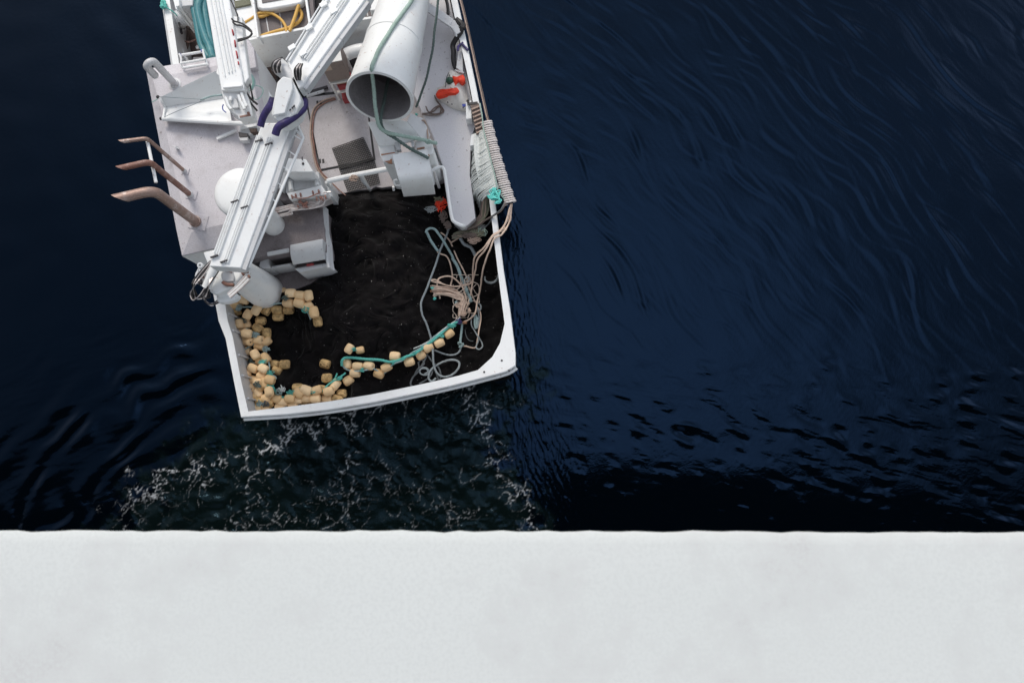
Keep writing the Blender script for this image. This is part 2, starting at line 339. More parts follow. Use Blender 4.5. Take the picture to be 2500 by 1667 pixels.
# ------------------------------------------------------------------ water: one sheet to the horizon, real waves near the boat
def make_water():
    dx = .027
    xs = np.arange(-15, 14, dx); ys = np.arange(-5, 15.5, dx)
    X, Y = np.meshgrid(xs, ys); sh = X.shape
    PX, PY = to_px(X, Y, 0*X)
    def slope(f, s):                              # scale a field to a given rms slope
        gy, gx = np.gradient(f, dx); return f*(s/np.sqrt((gx**2+gy**2).mean()))
    # broad lazy undulation everywhere
    h = slope(field(sh, dx, iso(1.2, 4)), .012)
    # long fine-crested ripples of the wake, upper right: crests run from upper left to lower right
    m_wk = sstep(1120, 1420, PX-.30*(PY-300))*sstep(1100, 650, PY)
    amp = np.clip(.45+.6*field(sh, dx, iso(1.2, 3.5)), .05, 2.0)
    def train(lam, ang, warp, seedfield):       # long crests with one steep, thin flank
        ph = (X*np.cos(ang)+Y*np.sin(ang))/lam+warp*seedfield
        return sum(np.sin(2*np.pi*n_*ph)/n_**1.25 for n_ in (1, 2, 3))
    env = lambda l0, l1, a0: np.clip(.35+.7*field(sh, dx, directional(l0, l1, a0, .75)), 0, 1.7)
    bend = field(sh, dx, iso(4, 9)); bend2 = field(sh, dx, iso(2.5, 6))
    w_a = train(.52, R(32)+.025*(Y-6), .42, bend)*env(1.0, 3.2, R(35)); w_b = train(.33, R(42)+.02*(Y-6), .36, bend2)*env(.8, 2.4, R(35))
    w_c = field(sh, dx, directional(.14, .34, R(34), .22))
    h += (w_a*.0050+w_b*.0023)*m_wk+slope(w_c, .016)*(.25+.75*m_wk)*np.clip(amp, 0, 1.2)
    h += slope(field(sh, dx, iso(.12, .4)), .009)
    # lower right: patchy breeze on a low swell that turns the surface towards the bridge
    patch = np.clip(.50+.75*field(sh, dx, iso(.7, 2.4))+.35*sstep(1900, 2300, PX), 0, 2.2)
    m_lr = sstep(1250, 1400, PX)*sstep(790, 1000, PY)
    yc = np.interp(PX, [1250, 1400, 1700, 2100, 2500], [1180, 1085, 1095, 1170, 1235])+52*field(sh, dx, iso(.4, 1.6))
    ys_ = np.interp(PX, [1250, 1400, 1700, 2100, 2500], [1180, 1085, 1095, 1170, 1235]); mm = sstep(1240, 1400, PX); over = np.maximum(PY-ys_, 0); h -= .050*.0091*(over-60*(1-np.exp(-over/60)))*mm
    calm = 1-.82*sstep(-10, 90, PY-yc); m_lr = m_lr*calm
    h += slope(field(sh, dx, directional(.40, 1.6, R(70), .42)), .074)*m_lr*patch
    h += slope(field(sh, dx, directional(.09, .26, R(76), .3)), .044)*patch*m_lr
    h += slope(field(sh, dx, iso(.09, .22)), .013)*m_lr
    # shear lines along the right side of the hull
    hull = [(1117, 0), (1185, 288), (1230, 640), (1262, 890), (1300, 1050), (1390, 1310)]
    dh = seg_dist(PX, PY, hull); m_sh = np.exp(-(dh/75)**2)*(PX > 1100)
    a = math.atan2(-.985, .2)
    h += slope(field(sh, dx, directional(.10, .55, a+math.pi/2, .5)), .105)*m_sh*np.clip(.35+sstep(350, 900, PY)+.5*sstep(900, 1150, PY), 0, 2)
    # arcs of the wake, lower left
    rr = np.hypot(PX-730, (PY-1600)); rw = rr+13*field(sh, dx, iso(1.4, 4))
    m_arc = sstep(640, 430, PX)*sstep(690, 900, PY+.25*(PX-300))
    am2 = np.clip(.75+.4*field(sh, dx, iso(1.2, 3.0)), .1, 1.6)
    h += np.sin(2*np.pi*rw/60)*am2*m_arc*.0205*sstep(1040, 720, rr)+np.sin(2*np.pi*rw/26+.4)*m_arc*am2*.0012*sstep(820, 600, rr)
    h += slope(field(sh, dx, directional(.2, .7, R(110), .3)), .018)*m_arc
    yl = np.interp(PX, [0, 250, 560], [1010, 1040, 1150])+12*field(sh, dx, iso(1.5, 3)); over = np.maximum(PY-yl, 0)
    h -= .007*.0091*(over-60*(1-np.exp(-over/60)))*sstep(560, 300, PX)
    # propeller wash behind the stern
    xl = np.interp(PY, [900, 1020, 1150, 1300], [560, 540, 390, 270]); xr = np.interp(PY, [880, 960, 1100, 1300], [1290, 1265, 1215, 1330])
    rag = 34*field(sh, dx, iso(.6, 2.0))+14*field(sh, dx, iso(.2, .6))
    m_w = sstep(-70, 70, PX-xl+rag)*sstep(-50, 50, xr-PX+rag)*sstep(870, 1000, PY+.16*(PX-900))
    tm = np.clip(.35+.75*field(sh, dx, iso(.5, 1.6)), .08, 2)
    turb = slope(field(sh, dx, iso(.45, 1.4)), .10)+(slope(field(sh, dx, iso(.16, .5)), .12)+slope(field(sh, dx, iso(.08, .18)), .05))*tm
    h += turb*m_w
    # fade towards the sheet's fine edge
    ed = np.minimum.reduce([X-xs[0], xs[-1]-X, Y-ys[0], ys[-1]-Y]); h *= sstep(0, 1.5, ed)
    # foam: how much air the wash carries, in streaks
    # foam: lacy lines where a fractal field crosses zero, dense only where an envelope lets them
    def fractal(l, g=.55, n_=4): return sum(field(sh, dx, iso(l*.5**k*.7, l*.5**k*1.3))*g**k for k in range(n_))
    def lace(l, w, g=.55, n_=4):
        f = fractal(l, g, n_); gy, gx = np.gradient(f, dx); return np.exp(-(f/(w*(np.hypot(gx, gy)+.8)))**2)     # even line width in metres
    blob = lambda l0, l1, o, k=1.0: np.clip((field(sh, dx, iso(l0, l1))-o)*k, 0, 1)
    w1 = fractal(1.2, .5, 3); w2 = fractal(1.2, .5, 3)
    la, lb, lc = lace(2.6, .022, .42, 3), lace(1.5, .018, .40, 3), lace(.8, .016, .40, 2)
    thin = blob(.5, 1.6, .2, .9)
    foam = m_w*np.maximum.reduce([la*blob(.5, 1.6, -.1, .7)*.45, lb*blob(.5, 1.5, .25, .8)*.38, lc*blob(.45, 1.3, .7, .9)*.42, .10*blob(.2, .5, .4)])
    grain = np.clip(.75+.35*field(sh, dx, iso(.07, .2)), .1, 1.4)
    for pts, wd, s_ in (([(690, 1040), (740, 1030), (790, 1042), (850, 1012), (930, 985), (1000, 970)], 26, 1.5), ([(640, 1112), (665, 1085), (705, 1060), (730, 1028)], 20, 1.35),
                        ([(730, 1050), (780, 1060), (830, 1040), (870, 1015)], 16, 1.35), ([(345, 1195), (420, 1160), (520, 1140), (600, 1110)], 30, .75), ([(300, 1270), (360, 1215), (450, 1175)], 30, .5),
                        ([(832, 1190), (848, 1155), (872, 1105)], 11, 1.0), ([(1140, 950), (1165, 1010), (1188, 1060), (1200, 1110)], 24, .9), ([(1185, 1060), (1222, 1150), (1270, 1225), (1320, 1300)], 26, .6),
                        ([(600, 1110), (612, 1180), (608, 1260)], 16, .55), ([(930, 1000), (1010, 1010), (1090, 960)], 20, .5), ([(560, 1285), (700, 1270), (860, 1250)], 30, .45), ([(950, 1180), (1060, 1240), (1150, 1260)], 30, .4), ([(720, 1180), (860, 1220), (960, 1130)], 30, .4)):
        e = np.exp(-(seg_dist(PX+13*w1, PY+13*w2, pts)/wd)**2)
        foam = np.maximum(foam, s_*np.clip(np.maximum.reduce([.8*lc, lb, la])*e*1.2+.42*sstep(.62, 1, e)*grain*blob(.15, .5, -.3, .9), 0, 1))
    foam = np.clip(foam*grain*1.12, 0, 1)
    # outer rings of the sheet, growing to the horizon
    ext = np.array([1, 2.5, 5, 10, 20, 45, 100, 250, 600, 1500, 4000.])
    gx = np.concatenate([xs[0]-ext[::-1], xs, xs[-1]+ext]); gy = np.concatenate([ys[0]-ext[::-1], ys, ys[-1]+ext])
    H = np.zeros((len(gy), len(gx))); k = len(ext); H[k:-k, k:-k] = h
    FO = np.zeros_like(H); FO[k:-k, k:-k] = np.clip(foam, 0, 1); WA = np.zeros_like(H); WA[k:-k, k:-k] = m_w
    GX, GY = np.meshgrid(gx, gy); ny, nx = GX.shape
    co = np.stack([GX, GY, H], -1).reshape(-1, 3).astype(np.float32)
    i = np.arange(ny*nx).reshape(ny, nx); q = np.stack([i[:-1, :-1], i[:-1, 1:], i[1:, 1:], i[1:, :-1]], -1).reshape(-1, 4)
    me = bpy.data.meshes.new('water'); nf = len(q)
    me.vertices.add(len(co)); me.vertices.foreach_set('co', co.ravel())
    me.loops.add(nf*4); me.loops.foreach_set('vertex_index', q.ravel().astype(np.int32))
    me.polygons.add(nf); me.polygons.foreach_set('loop_start', np.arange(0, nf*4, 4, dtype=np.int32)); 
    me.update(); me.polygons.foreach_set('use_smooth', np.ones(nf, bool))
    for nm, arr in (('foam', FO), ('wash', WA)):
        at = me.attributes.new(nm, 'FLOAT', 'POINT'); at.data.foreach_set('value', arr.ravel().astype(np.float32))
    o = bpy.data.objects.new('water', me); COL.objects.link(o); o['kind'] = 'structure'
    m = bpy.data.materials.new('sea_water'); m.use_nodes = True; n = m.node_tree.nodes; l = m.node_tree.links; p = n['Principled BSDF']
    p.inputs['IOR'].default_value = 1.33; p.inputs['Roughness'].default_value = .04
    tc = n.new('ShaderNodeTexCoord')
    af = n.new('ShaderNodeAttribute'); af.attribute_name = 'foam'; aw = n.new('ShaderNodeAttribute'); aw.attribute_name = 'wash'
    n1 = n.new('ShaderNodeTexNoise'); n1.inputs['Scale'].default_value = 14; n1.inputs['Detail'].default_value = 9; n1.inputs['Roughness'].default_value = .72; n1.inputs['Distortion'].default_value = 1.4
    n2 = n.new('ShaderNodeTexNoise'); n2.inputs['Scale'].default_value = 30; n2.inputs['Detail'].default_value = 4
    for t in (n1, n2): l.new(tc.outputs['Object'], t.inputs['Vector'])
    # foam: torn filaments, thick where the streak mask is high, thin flecks over the rest of the wash
    def M(op, a, b=None, c=None):
        x = n.new('ShaderNodeMath'); x.operation = op; x.use_clamp = False
        for k, v in enumerate((a, b, c)):
            if v is None: continue
            if hasattr(v, 'node'): l.new(v, x.inputs[k])
            else: x.inputs[k].default_value = v
        return x.outputs[0]
    mr = n.new('ShaderNodeMapRange'); mr.interpolation_type = 'SMOOTHSTEP'; mr.inputs[1].default_value = .06; mr.inputs[2].default_value = 1.5
    l.new(M('MULTIPLY', af.outputs['Fac'], M('MULTIPLY_ADD', n1.outputs[0], .5, .75)), mr.inputs[0])
    tint = n.new('ShaderNodeMix'); tint.data_type = 'RGBA'; l.new(aw.outputs['Fac'], tint.inputs[0]); tint.inputs[6].default_value = (.22, .48, 1.0, 1); tint.inputs[7].default_value = (.20, .38, .52, 1)
    l.new(tint.outputs[2], p.inputs['Specular Tint'])
    deep = n.new('ShaderNodeMix'); deep.data_type = 'RGBA'; l.new(aw.outputs['Fac'], deep.inputs[0])
    deep.inputs[6].default_value = (.0004, .0013, .0026, 1); deep.inputs[7].default_value = (.0024, .0054, .0054, 1)
    mx = n.new('ShaderNodeMix'); mx.data_type = 'RGBA'; l.new(mr.outputs[0], mx.inputs[0]); l.new(deep.outputs[2], mx.inputs[6]); mx.inputs[7].default_value = (.58, .60, .62, 1)
    l.new(mx.outputs[2], p.inputs['Base Color'])
    ro = n.new('ShaderNodeMapRange'); ro.inputs[3].default_value = .04; ro.inputs[4].default_value = .6; l.new(mr.outputs[0], ro.inputs[0]); l.new(ro.outputs[0], p.inputs['Roughness'])
    bs = n.new('ShaderNodeMapRange'); bs.inputs[3].default_value = .18; bs.inputs[4].default_value = .5; l.new(aw.outputs['Fac'], bs.inputs[0])
    b = n.new('ShaderNodeBump'); b.inputs['Distance'].default_value = .01; l.new(bs.outputs[0], b.inputs['Strength']); l.new(n2.outputs[0], b.inputs['Height']); l.new(b.outputs[0], p.inputs['Normal'])
    me.materials.append(m)
make_water()

# ------------------------------------------------------------------ bridge: pale ledge under the camera, deck and girders below it
def make_bridge():
    br = thing('bridge', (0, -.6, CAM_H-.8), 'pale worn bridge ledge with a rough outer edge, above the water', 'bridge')
    zt = CAM_H-.80
    ledge = mat('ledge_paint', (.64, .662, .645), .85, .03, 2.2, (.45, .425, .43), 1.9, .8, .07, 300, .03, 220)
    nx = 900; x = np.linspace(-6, 6, nx)
    e0 = W(0, 1293.5, zt); e1 = W(2500, 1297.5, zt)
    ye = e0.y+(x-e0.x)*(e1.y-e0.y)/(e1.x-e0.x)
    j = np.zeros(nx)
    for l, a in ((.5, .00008), (.07, .00014), (.022, .0003), (.009, .0006)):
        j += a*np.interp(x, np.arange(-6, 6+l, l), rng.standard_normal(len(np.arange(-6, 6+l, l))))
    # rows from the outer lip inwards (rounded lip, then the flat top with a faint swell)
    rows = [(-.10, -.014), (-.05, -.0065), (-.006, -.004), (0.0006, -.0012), (0.004, 0.0), (.012, .0006), (.05, .0008), (.12, .0), (.25, .0), (.42, .0), (.62, -.001)]
    vs = []
    for r_, (dz_or, _) in enumerate(rows):
        for i in range(nx):
            if r_ < 3: vs.append((x[i], ye[i]+j[i]*(1 if r_ == 2 else .3)+rows[r_][1]*2.0, zt+rows[r_][0]))
            else: vs.append((x[i], ye[i]+j[i]*max(0, 1-dz_or*12)-dz_or, zt+rows[r_][1]+.0003*math.sin(x[i]*7+dz_or*20)))
    fs = [(a*nx+i, a*nx+i+1, (a+1)*nx+i+1, (a+1)*nx+i) for a in range(len(rows)-1) for i in range(nx-1)]
    mb = MB(); mb.add(vs, fs); mb.build('ledge', ledge, br, angle=60)
    g = MB()
    g.box((0, -.45, zt-.35), (60, 0, 0), (0, .32, 0), (0, 0, .24))
    g.build('parapet_wall', mat('bridge_concrete', (.33, .33, .32), .8, .1, 1.5, (.2, .19, .18), 2.0, .5, .1, 40, .2, 30), br)
    d = MB(); d.box((0, -5.6, zt-1.0), (120, 0, 0), (0, 5.32, 0), (0, 0, .4)); d.build('deck_slab', MATS['bridge_concrete'], br)
    for k, yy in enumerate((-.75, -3.9, -7.2, -10.3)):
        gg = MB(); gg.box((0, yy, zt-2.2), (120, 0, 0), (0, .3, 0), (0, 0, .799)); gg.build('girder', MATS['bridge_concrete'], br)
make_bridge()

# ------------------------------------------------------------------ the fishing boat
ZK = ztrans(.1531, 880, 280); ZF = ztrans(.17007, 560, 0); ZQ = ztrans(.12755, 700, 60)
boat = thing('fishing_boat', W(880, 560, 0), 'white fishing boat with two cranes and a black net in its stern', 'boat')
RZ = 1.7
OUT = [(545, -900), (430, -700), (352, -400), (375, -150), (399, 21), (420, 157), (462, 400), (500, 600), (519, 715), (527, 752), (533, 784), (550, 827), (570, 930), (588, 1019),
       (700, 1012), (800, 1001), (910, 983), (1023, 960), (1100, 943), (1183, 922), (1237, 907), (1259, 893), (1259, 862), (1246, 757), (1230, 660), (1212, 517),
       (1200, 420), (1186, 330), (1160, 200), (1140, 105), (1117, 0), (1085, -150), (1020, -400), (900, -700), (740, -900), (640, -960)]
INN = [(560, -870), (452, -680), (372, -395), (393, -150), (417, 20), (437, 155), (476, 400), (513, 600), (533, 715), (550, 745), (556, 784), (568, 821), (588, 926), (606, 1004),
       (700, 993), (800, 980), (905, 963), (1018, 940), (1068, 929), (1119, 917), (1167, 903), (1202, 871), (1221, 837), (1232, 790), (1215, 660), (1198, 517),
       (1186, 420), (1170, 330), (1145, 200), (1124, 105), (1101, 0), (1069, -150), (1003, -395), (884, -680), (728, -872), (640, -930)]
O = [W(x, y, RZ) for x, y in OUT]; I = [W(x, y, RZ) for x, y in INN]; NO = len(O)
cen = Vector((sum(p.x for p in O)/NO, sum(p.y for p in O)/NO, 0))
def inward(p, d):
    v = Vector((cen.x-p.x, cen.y-p.y, 0)); a = W(925, 960, 0)-W(740, 100, 0); a.z = 0; a.normalize()
    return v.normalized()*d if v.length else v
def loopstrip(mb, A, B):
    n = len(A); mb.add(A+B, [(i, (i+1) % n, n+(i+1) % n, n+i) for i in range(n)])
def lvl(P, z, d): return [Vector((p.x, p.y, z))+inward(p, d) for p in P]
hull = MB()
for a, b in ((lvl(O, 1.50, .015), lvl(O, 1.30, .06)), (lvl(O, 1.30, .06), lvl(O, .6, .14)), (lvl(O, .6, .14), lvl(O, -.5, .45))): loopstrip(hull, a, b)
hull.build('hull', WHITE, boat)
bw = MB()
capO = lvl(O, RZ-.02, 0); capO2 = lvl(O, RZ, .02); capI = lvl(I, RZ, 0); 
loopstrip(bw, lvl(O, 1.50, .0), capO); loopstrip(bw, capO, capO2); loopstrip(bw, capO2, capI); loopstrip(bw, capI, lvl(I, .3, -.0)); loopstrip(bw, lvl(O, 1.50, .0), lvl(O, 1.50, .03))
bulwark = bw.build('bulwark', GREYW, boat, angle=30)
bulwark.data.materials.append(WHITE)
for p in bulwark.data.polygons:
    c = sum((bulwark.data.vertices[i].co for i in p.vertices), Vector())/len(p.vertices)
    if c.z > 1.55 or p.index < NO*3: p.material_index = 1
# strake along the transom and groove lines on the cap
rub = MB()
for rng_ in ((13, 21),):
    path = [Vector((O[i].x, O[i].y, 1.56)) for i in range(rng_[0], rng_[1]+1)]
    path = curve(path, .2); rub.sweep([p+Vector((.02, -.028, 0)) for p in path], .034, 8)
rub.build('transom_strake', WHITE, boat)
sr = MB(); sr.sweep(curve([Vector((p.x, p.y, 1.60))+inward(p, -.03) for p in O[2:6]], .3), .035, 8); sr.build('rub_rail', GREYW, boat)
# ribs on the inside of the port bulwark
for (x, y) in ((551, 762), (560, 802), (574, 862), (584, 912), (597, 968)):
    a = W(x, y, RZ-.12); b = W(x+2, y+2, RZ-.12); q = MB()
    q.prism([a, a+Vector((.10, -.02, 0)), a+Vector((.10, -.05, 0)), a+Vector((0, -.05, 0))], [Vector((v.x, v.y, .5)) for v in (a, a+Vector((.16, -.02, 0)), a+Vector((.16, -.05, 0)), a+Vector((0, -.05, 0)))])
    q.build('bulwark_rib', GREYW, boat)
# little fittings on the starboard quarter
for (x, y) in ((1182, 908), (1243, 905), (1225, 880)):
    q = MB(); q.lathe(W(x, y, RZ-.005), (0, 0, 1), [(0, .022), (.012, .022), (.016, .012)], 10); q.build('cap_bolt', DARK, boat)
def floor_poly(px, z): return [W(x, y, z) for x, y in px]
# floors
fl = MB(); fl.prism([Vector((p.x, p.y, .32)) for p in I[5:29]], [Vector((p.x, p.y, .2)) for p in I[5:29]]); fl.build('pound_floor', DARK, boat)
fd = MB(); fp = [I[k] for k in (3, 2, 1, 0, 35, 34, 33, 32, 31)]; fd.prism([Vector((p.x, p.y, 1.2)) for p in fp], [Vector((p.x, p.y, 1.0)) for p in fp]); fd.build('foredeck', DECK, boat)
wd = MB(); wd.slab([(470, 140), (1062, 120), (1098, 431), (1060, 441), (972, 453), (932, 459), (918, 456), (905, 463), (880, 464), (800, 480), (640, 520), (540, 560)], 1.0, .25)
work_deck = wd.build('work_deck', DECK, boat, .01)
h = MB(); h.slab([(748, 238), (890, 222), (911, 389), (783, 413)], 1.035, .98); h.build('hatch', DECK, work_deck, .008)
g = MB(); g.slab([(743, 232), (893, 216), (917, 391), (781, 419)], 1.006, .97); g.build('hatch_dark_gap', BLACKH, work_deck)  # black plate paints the dark gap round the hatch
for (x, y) in ((778, 390), (772, 248)):
    q = MB()
    for d in (0, 8): q.slab([(x+d, y-1), (x+d+5, y-2), (x+d+6, y+8), (x+d+1, y+9)], 1.042, 1.03)
    q.build('hatch_grip', BLACKH, work_deck)
for pts in ([(735, 232, 1.06), (800, 213, 1.06)], [(738, 239, 1.05), (792, 222, 1.05)]):
    q = MB(); q.sweep(cpx(pts, .1), .04, 10); q.build('deck_pipe', DARK if pts[0][1] == 232 else GREYW, work_deck)
# lower grey side deck in front of the crane column (worn, dirty)
sd_ = MB(); sd_.slab([(560, 640), (700, 560), (800, 640), (803, 652), (774, 682), (757, 694), (722, 707), (660, 722), (560, 712)], 1.12, .3)
sd_.build('port_deck', DIRTY, boat, .01)
# starboard side deck
st = MB(); st.slab([(960, -300), (1050, -300), (1098, 0), (1143, 200), (1163, 300), (1150, 340), (1147, 427), (1150, 443), (1161, 533), (1137, 554), (1125, 553), (1104, 533), (1092, 443), (1080, 405), (1056, 330), (1010, 230), (985, 60)], 1.38, .3)
side_deck = st.build('side_deck', SIDE, boat, .012)
for pz in ([(1137, 250), (1150, 245), (1152, 290), (1137, 291)], [(1150, 330), (1158, 326), (1160, 355), (1147, 356)]):
    q = MB(); q.slab(pz, RZ-.03, 1.3); q.build('bulwark_bracket', WHITE, boat, .01)
# grey channel bracing the side deck to the rail
q = MB(); q.bar(W(1040, 16, 2.0), W(1103, 58, 1.85), .17, .12); q.bar(W(1102, 55, 1.86), W(1119, 84, 1.78), .16, .10); q.build('brace_channel', GREYW, boat, .015)
q = MB(); q.sweep(cpx([(1043, 28, 2.03), (1085, 55, 1.95), (1105, 70, 1.9), (1115, 90, 1.8)]), .02, 8); q.build('brace_pipe', GREYW, boat)

# ---- forward part: bulkhead, hold bins, bays
blk = MB()
t = [W(*p) for p in ((606, 100, 2.3), (757, 70, 2.3), (850, 55, 2.3), (925, 44, 2.3), (985, 34, 2.3))]
bk = Vector((-.015, .06, 0)); blk.prism(t+[p+bk for p in reversed(t)], [Vector((p.x, p.y, 1.0)) for p in t]+[Vector((p.x, p.y, 1.0))+bk for p in reversed(t)])
blk.build('bulkhead', WHITE, boat, .01)
hf = MB(); hf.slab([(545, -260), (980, -330), (1000, 30), (925, 40), (757, 66), (612, 96), (585, 100)], 2.18, 1.0); hf.build('hold_floor', HOLD, boat)
def wall(pts, z1, z0, th, name, m, parent=boat):
    q = MB(); P = [W(x, y, z1) for x, y in pts]
    for a, b in zip(P[:-1], P[1:]):
        d = (b-a); d.z = 0; n_ = Vector((-d.y, d.x, 0)).normalized()*th/2
        q.prism([a-n_, b-n_, b+n_, a+n_], [Vector((v.x, v.y, z0)) for v in (a-n_, b-n_, b+n_, a+n_)])
    return q.build(name, m, parent, .006)
wall([(593, -180), (629, 92)], 2.42, 2.1, .05, 'bin_divider', WHITE)
wall([(717, -200), (757, 66)], 2.42, 2.1, .05, 'bin_divider', WHITE)
wall([(842, -60), (867, 52)], 2.42, 2.1, .05, 'bin_divider', WHITE)
q = MB(); q.slab([(747, -60), (760, -62), (768, 55), (762, 62)], 2.35, 2.1); q.build('bin_frame', HOLD, boat)
q = MB(); q.slab([(764, -60), (800, -60), (800, 0), (770, 46)], 2.20, 2.15); q.build('hatch_opening', SOOT_SHADE, boat)  # near-black plate paints the dark inside of an opening
q = MB(); q.slab([(566, -60), (609, -60), (628, 88), (586, 98)], 2.28, 2.1); q.build('bin_cover', WHITE, boat, .01)
q = MB(); q.slab([(556, 6), (608, -4), (612, 11), (562, 21)], 2.33, 2.25); q.build('cover_slot', OLIVE, boat, .01)
# white rounded tray standing in the hold
q = MB(); q.slab([(618, -60), (735, -80), (744, -2), (735, 9), (700, 16), (660, 23), (640, 24), (628, 20)], 2.38, 2.17); q.build('tray', WHITE, boat, .035)
q = MB(); q.slab([(628, -60), (727, -78), (730, -8), (640, 8)], 2.395, 2.37); q.build('tray_grid', HOLD, boat)
# plank joints on the hold floor
for x0, y0, x1, y1 in ((632, -60, 656, 80), (668, -60, 690, 80), (880, -60, 898, 40)):
    q = MB(); q.bar(W(x0, y0, 2.184), W(x1, y1, 2.184), .022, .01); q.build('floor_batten', GREYW, boat)
q = MB(); q.slab([(893, -60), (925, -64), (945, 20), (903, 27)], 2.4, 2.1); q.build('grey_locker', WHITE, boat, .012)
q = MB(); q.bar(W(893, -20, 2.42), W(902, 28, 2.42), .035, .02); q.build('locker_edge', DARK, boat)
# pipe and curved white casting under the bulkhead
q = MB(); q.sweep(cpx([(838, 138, 1.75), (858, 128, 1.85), (885, 122, 1.9), (915, 124, 1.9), (940, 130, 1.85)], .05), .14, 14); q.build('white_casting', WHITE, boat)
q = MB(); q.sweep(cpx([(836, 152, 1.35), (880, 151, 1.35), (950, 146, 1.35)], .1), .13, 14); q.build('black_roller', DARK, boat)
for k in range(9):
    q = MB(); x = 845+random.random()*45; y = 160+random.random()*22
    q.sweep(cpx([(x, y, 1.15), (x+6+random.random()*14, y-6+random.random()*10, 1.2), (x+22, y+random.random()*8, 1.12)]), .014, 6); q.build('deck_tube', COPPER if k % 3 else SILVER, boat)
q = MB(); q.sweep(cpx([(835, 120, 1.9), (841, 135, 1.8), (844, 152, 1.6), (848, 162, 1.4)]), .035, 8); q.build('drain_valve', DARK, boat)
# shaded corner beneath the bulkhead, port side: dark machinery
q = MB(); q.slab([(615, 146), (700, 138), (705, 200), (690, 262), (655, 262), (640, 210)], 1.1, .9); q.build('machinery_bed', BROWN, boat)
for k in range(12):
    q = MB(); x = 640+random.random()*40; y = 175+random.random()*70
    q.sweep(cpx([(x, y-14, 1.25), (x+5, y, 1.35+random.random()*.1), (x+12, y+10, 1.28), (x+9, y+22, 1.2)]), .016+.014*random.random(), 6)
    q.build('machinery_pipe', [COPPER, DARK, BLACKH, SILVER, BROWN][k % 5], boat)
q = MB(); q.slab([(623, 172), (632, 180), (664, 236), (655, 272), (645, 268)], 2.2, 1.2); q.build('screen_plate', WHITE, boat, .01)

# ---- port bay with winch, ladder
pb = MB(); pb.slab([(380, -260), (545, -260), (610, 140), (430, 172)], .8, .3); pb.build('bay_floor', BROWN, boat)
def zl(pts, z): return [(*ZL(x, y), z) for x, y in pts]
q = MB(); c = W(*ZL(640, 370), 1.45); ax = (W(*ZL(800, 330), 1.5)-W(*ZL(420, 420), 1.4)).normalized()
prof = [(-.27, .30), (-.24, .30), (-.235, .17)]+[(-.235+.047*i/2, .17+(.015 if i % 2 else 0)) for i in range(1, 19)]+[(.20, .17), (.21, .27), (.26, .27)]
q.lathe(c, ax, prof, 28); winch = q.build('winch', GREYW, boat)
q = MB(); q.sweep([c-ax*.36, c+ax*.36], .05, 12); q.build('axle', DARK, winch)
for pts, r, m in ((zl([(680, 540), (700, 700), (690, 880), (640, 1040)], 1.0), .045, BROWN), (zl([(560, 170), (600, 240), (640, 300)], 1.6), .05, DARK), (zl([(460, 300), (520, 560), (620, 620)], 1.5), .022, BLACKH),
                  (zl([(640, 590), (700, 625), (800, 640), (880, 700)], 1.1), .014, BLACKH), (zl([(490, 780), (600, 870), (720, 895), (900, 820)], 1.1), .018, RUST2), (zl([(480, 900), (560, 1050), (600, 1180), (680, 1300)], 1.3), .035, GREYW),
                  (zl([(430, 560), (520, 620), (540, 720)], 1.3), .04, DARK)):
    q = MB(); q.sweep(cpx(pts), r, 10); q.build('bay_pipe', m, boat)
for pts in ([(470, 610), (520, 610), (540, 740), (490, 660)], [(520, 860), (560, 900), (590, 1040), (540, 960)], [(440, 560), (480, 560), (490, 600), (450, 590)]):
    q = MB(); q.slab([ZL(*p) for p in pts], 1.25, 1.1); q.build('white_valve', WHITE, boat, .01)
q = MB(); q.ball(W(*ZL(895, 1010), 1.0), .05); q.build('lamp_bulb', WHITE, boat)
q = MB(); q.slab([ZL(*p) for p in ((500, -80), (800, -80), (790, 120), (520, 145))], 2.2, 1.2); q.build('winch_housing', GREYW, boat, .015)
q = MB(); q.slab([ZL(*p) for p in ((350, -80), (490, -80), (510, 130), (440, 140), (460, 215), (420, 200))], 2.3, 1.3); q.build('upright_plate', WHITE, boat, .01)
lad = MB()
for a, b in (((540, 1180), (1000, 1105)), ((530, 1355), (1060, 1265)), ((590, 1450), (1100, 1370))): lad.sweep([W(*ZL(*a), 2.95+(.15 if a[1] > 1300 else 0)), W(*ZL(*b), 2.95+(.15 if a[1] > 1300 else 0))], .028, 8)
lad.sweep(cpx(zl([(500, 1150), (540, 1250), (540, 1390), (590, 1455)], 3.05)), .022, 8); lad.sweep(cpx(zl([(1000, 1060), (1020, 1150), (1060, 1290), (1110, 1400)], 3.05)), .022, 8)
lad.build('ladder', WHITE, boat)
for p in ((508, 1155), (965, 1068)):
    q = MB(); q.slab([ZL(p[0]-12, p[1]-22), ZL(p[0]+12, p[1]-26), ZL(p[0]+14, p[1]+18), ZL(p[0]-8, p[1]+22)], 3.02, 2.95); q.build('blue_clip', BLUE, boat)

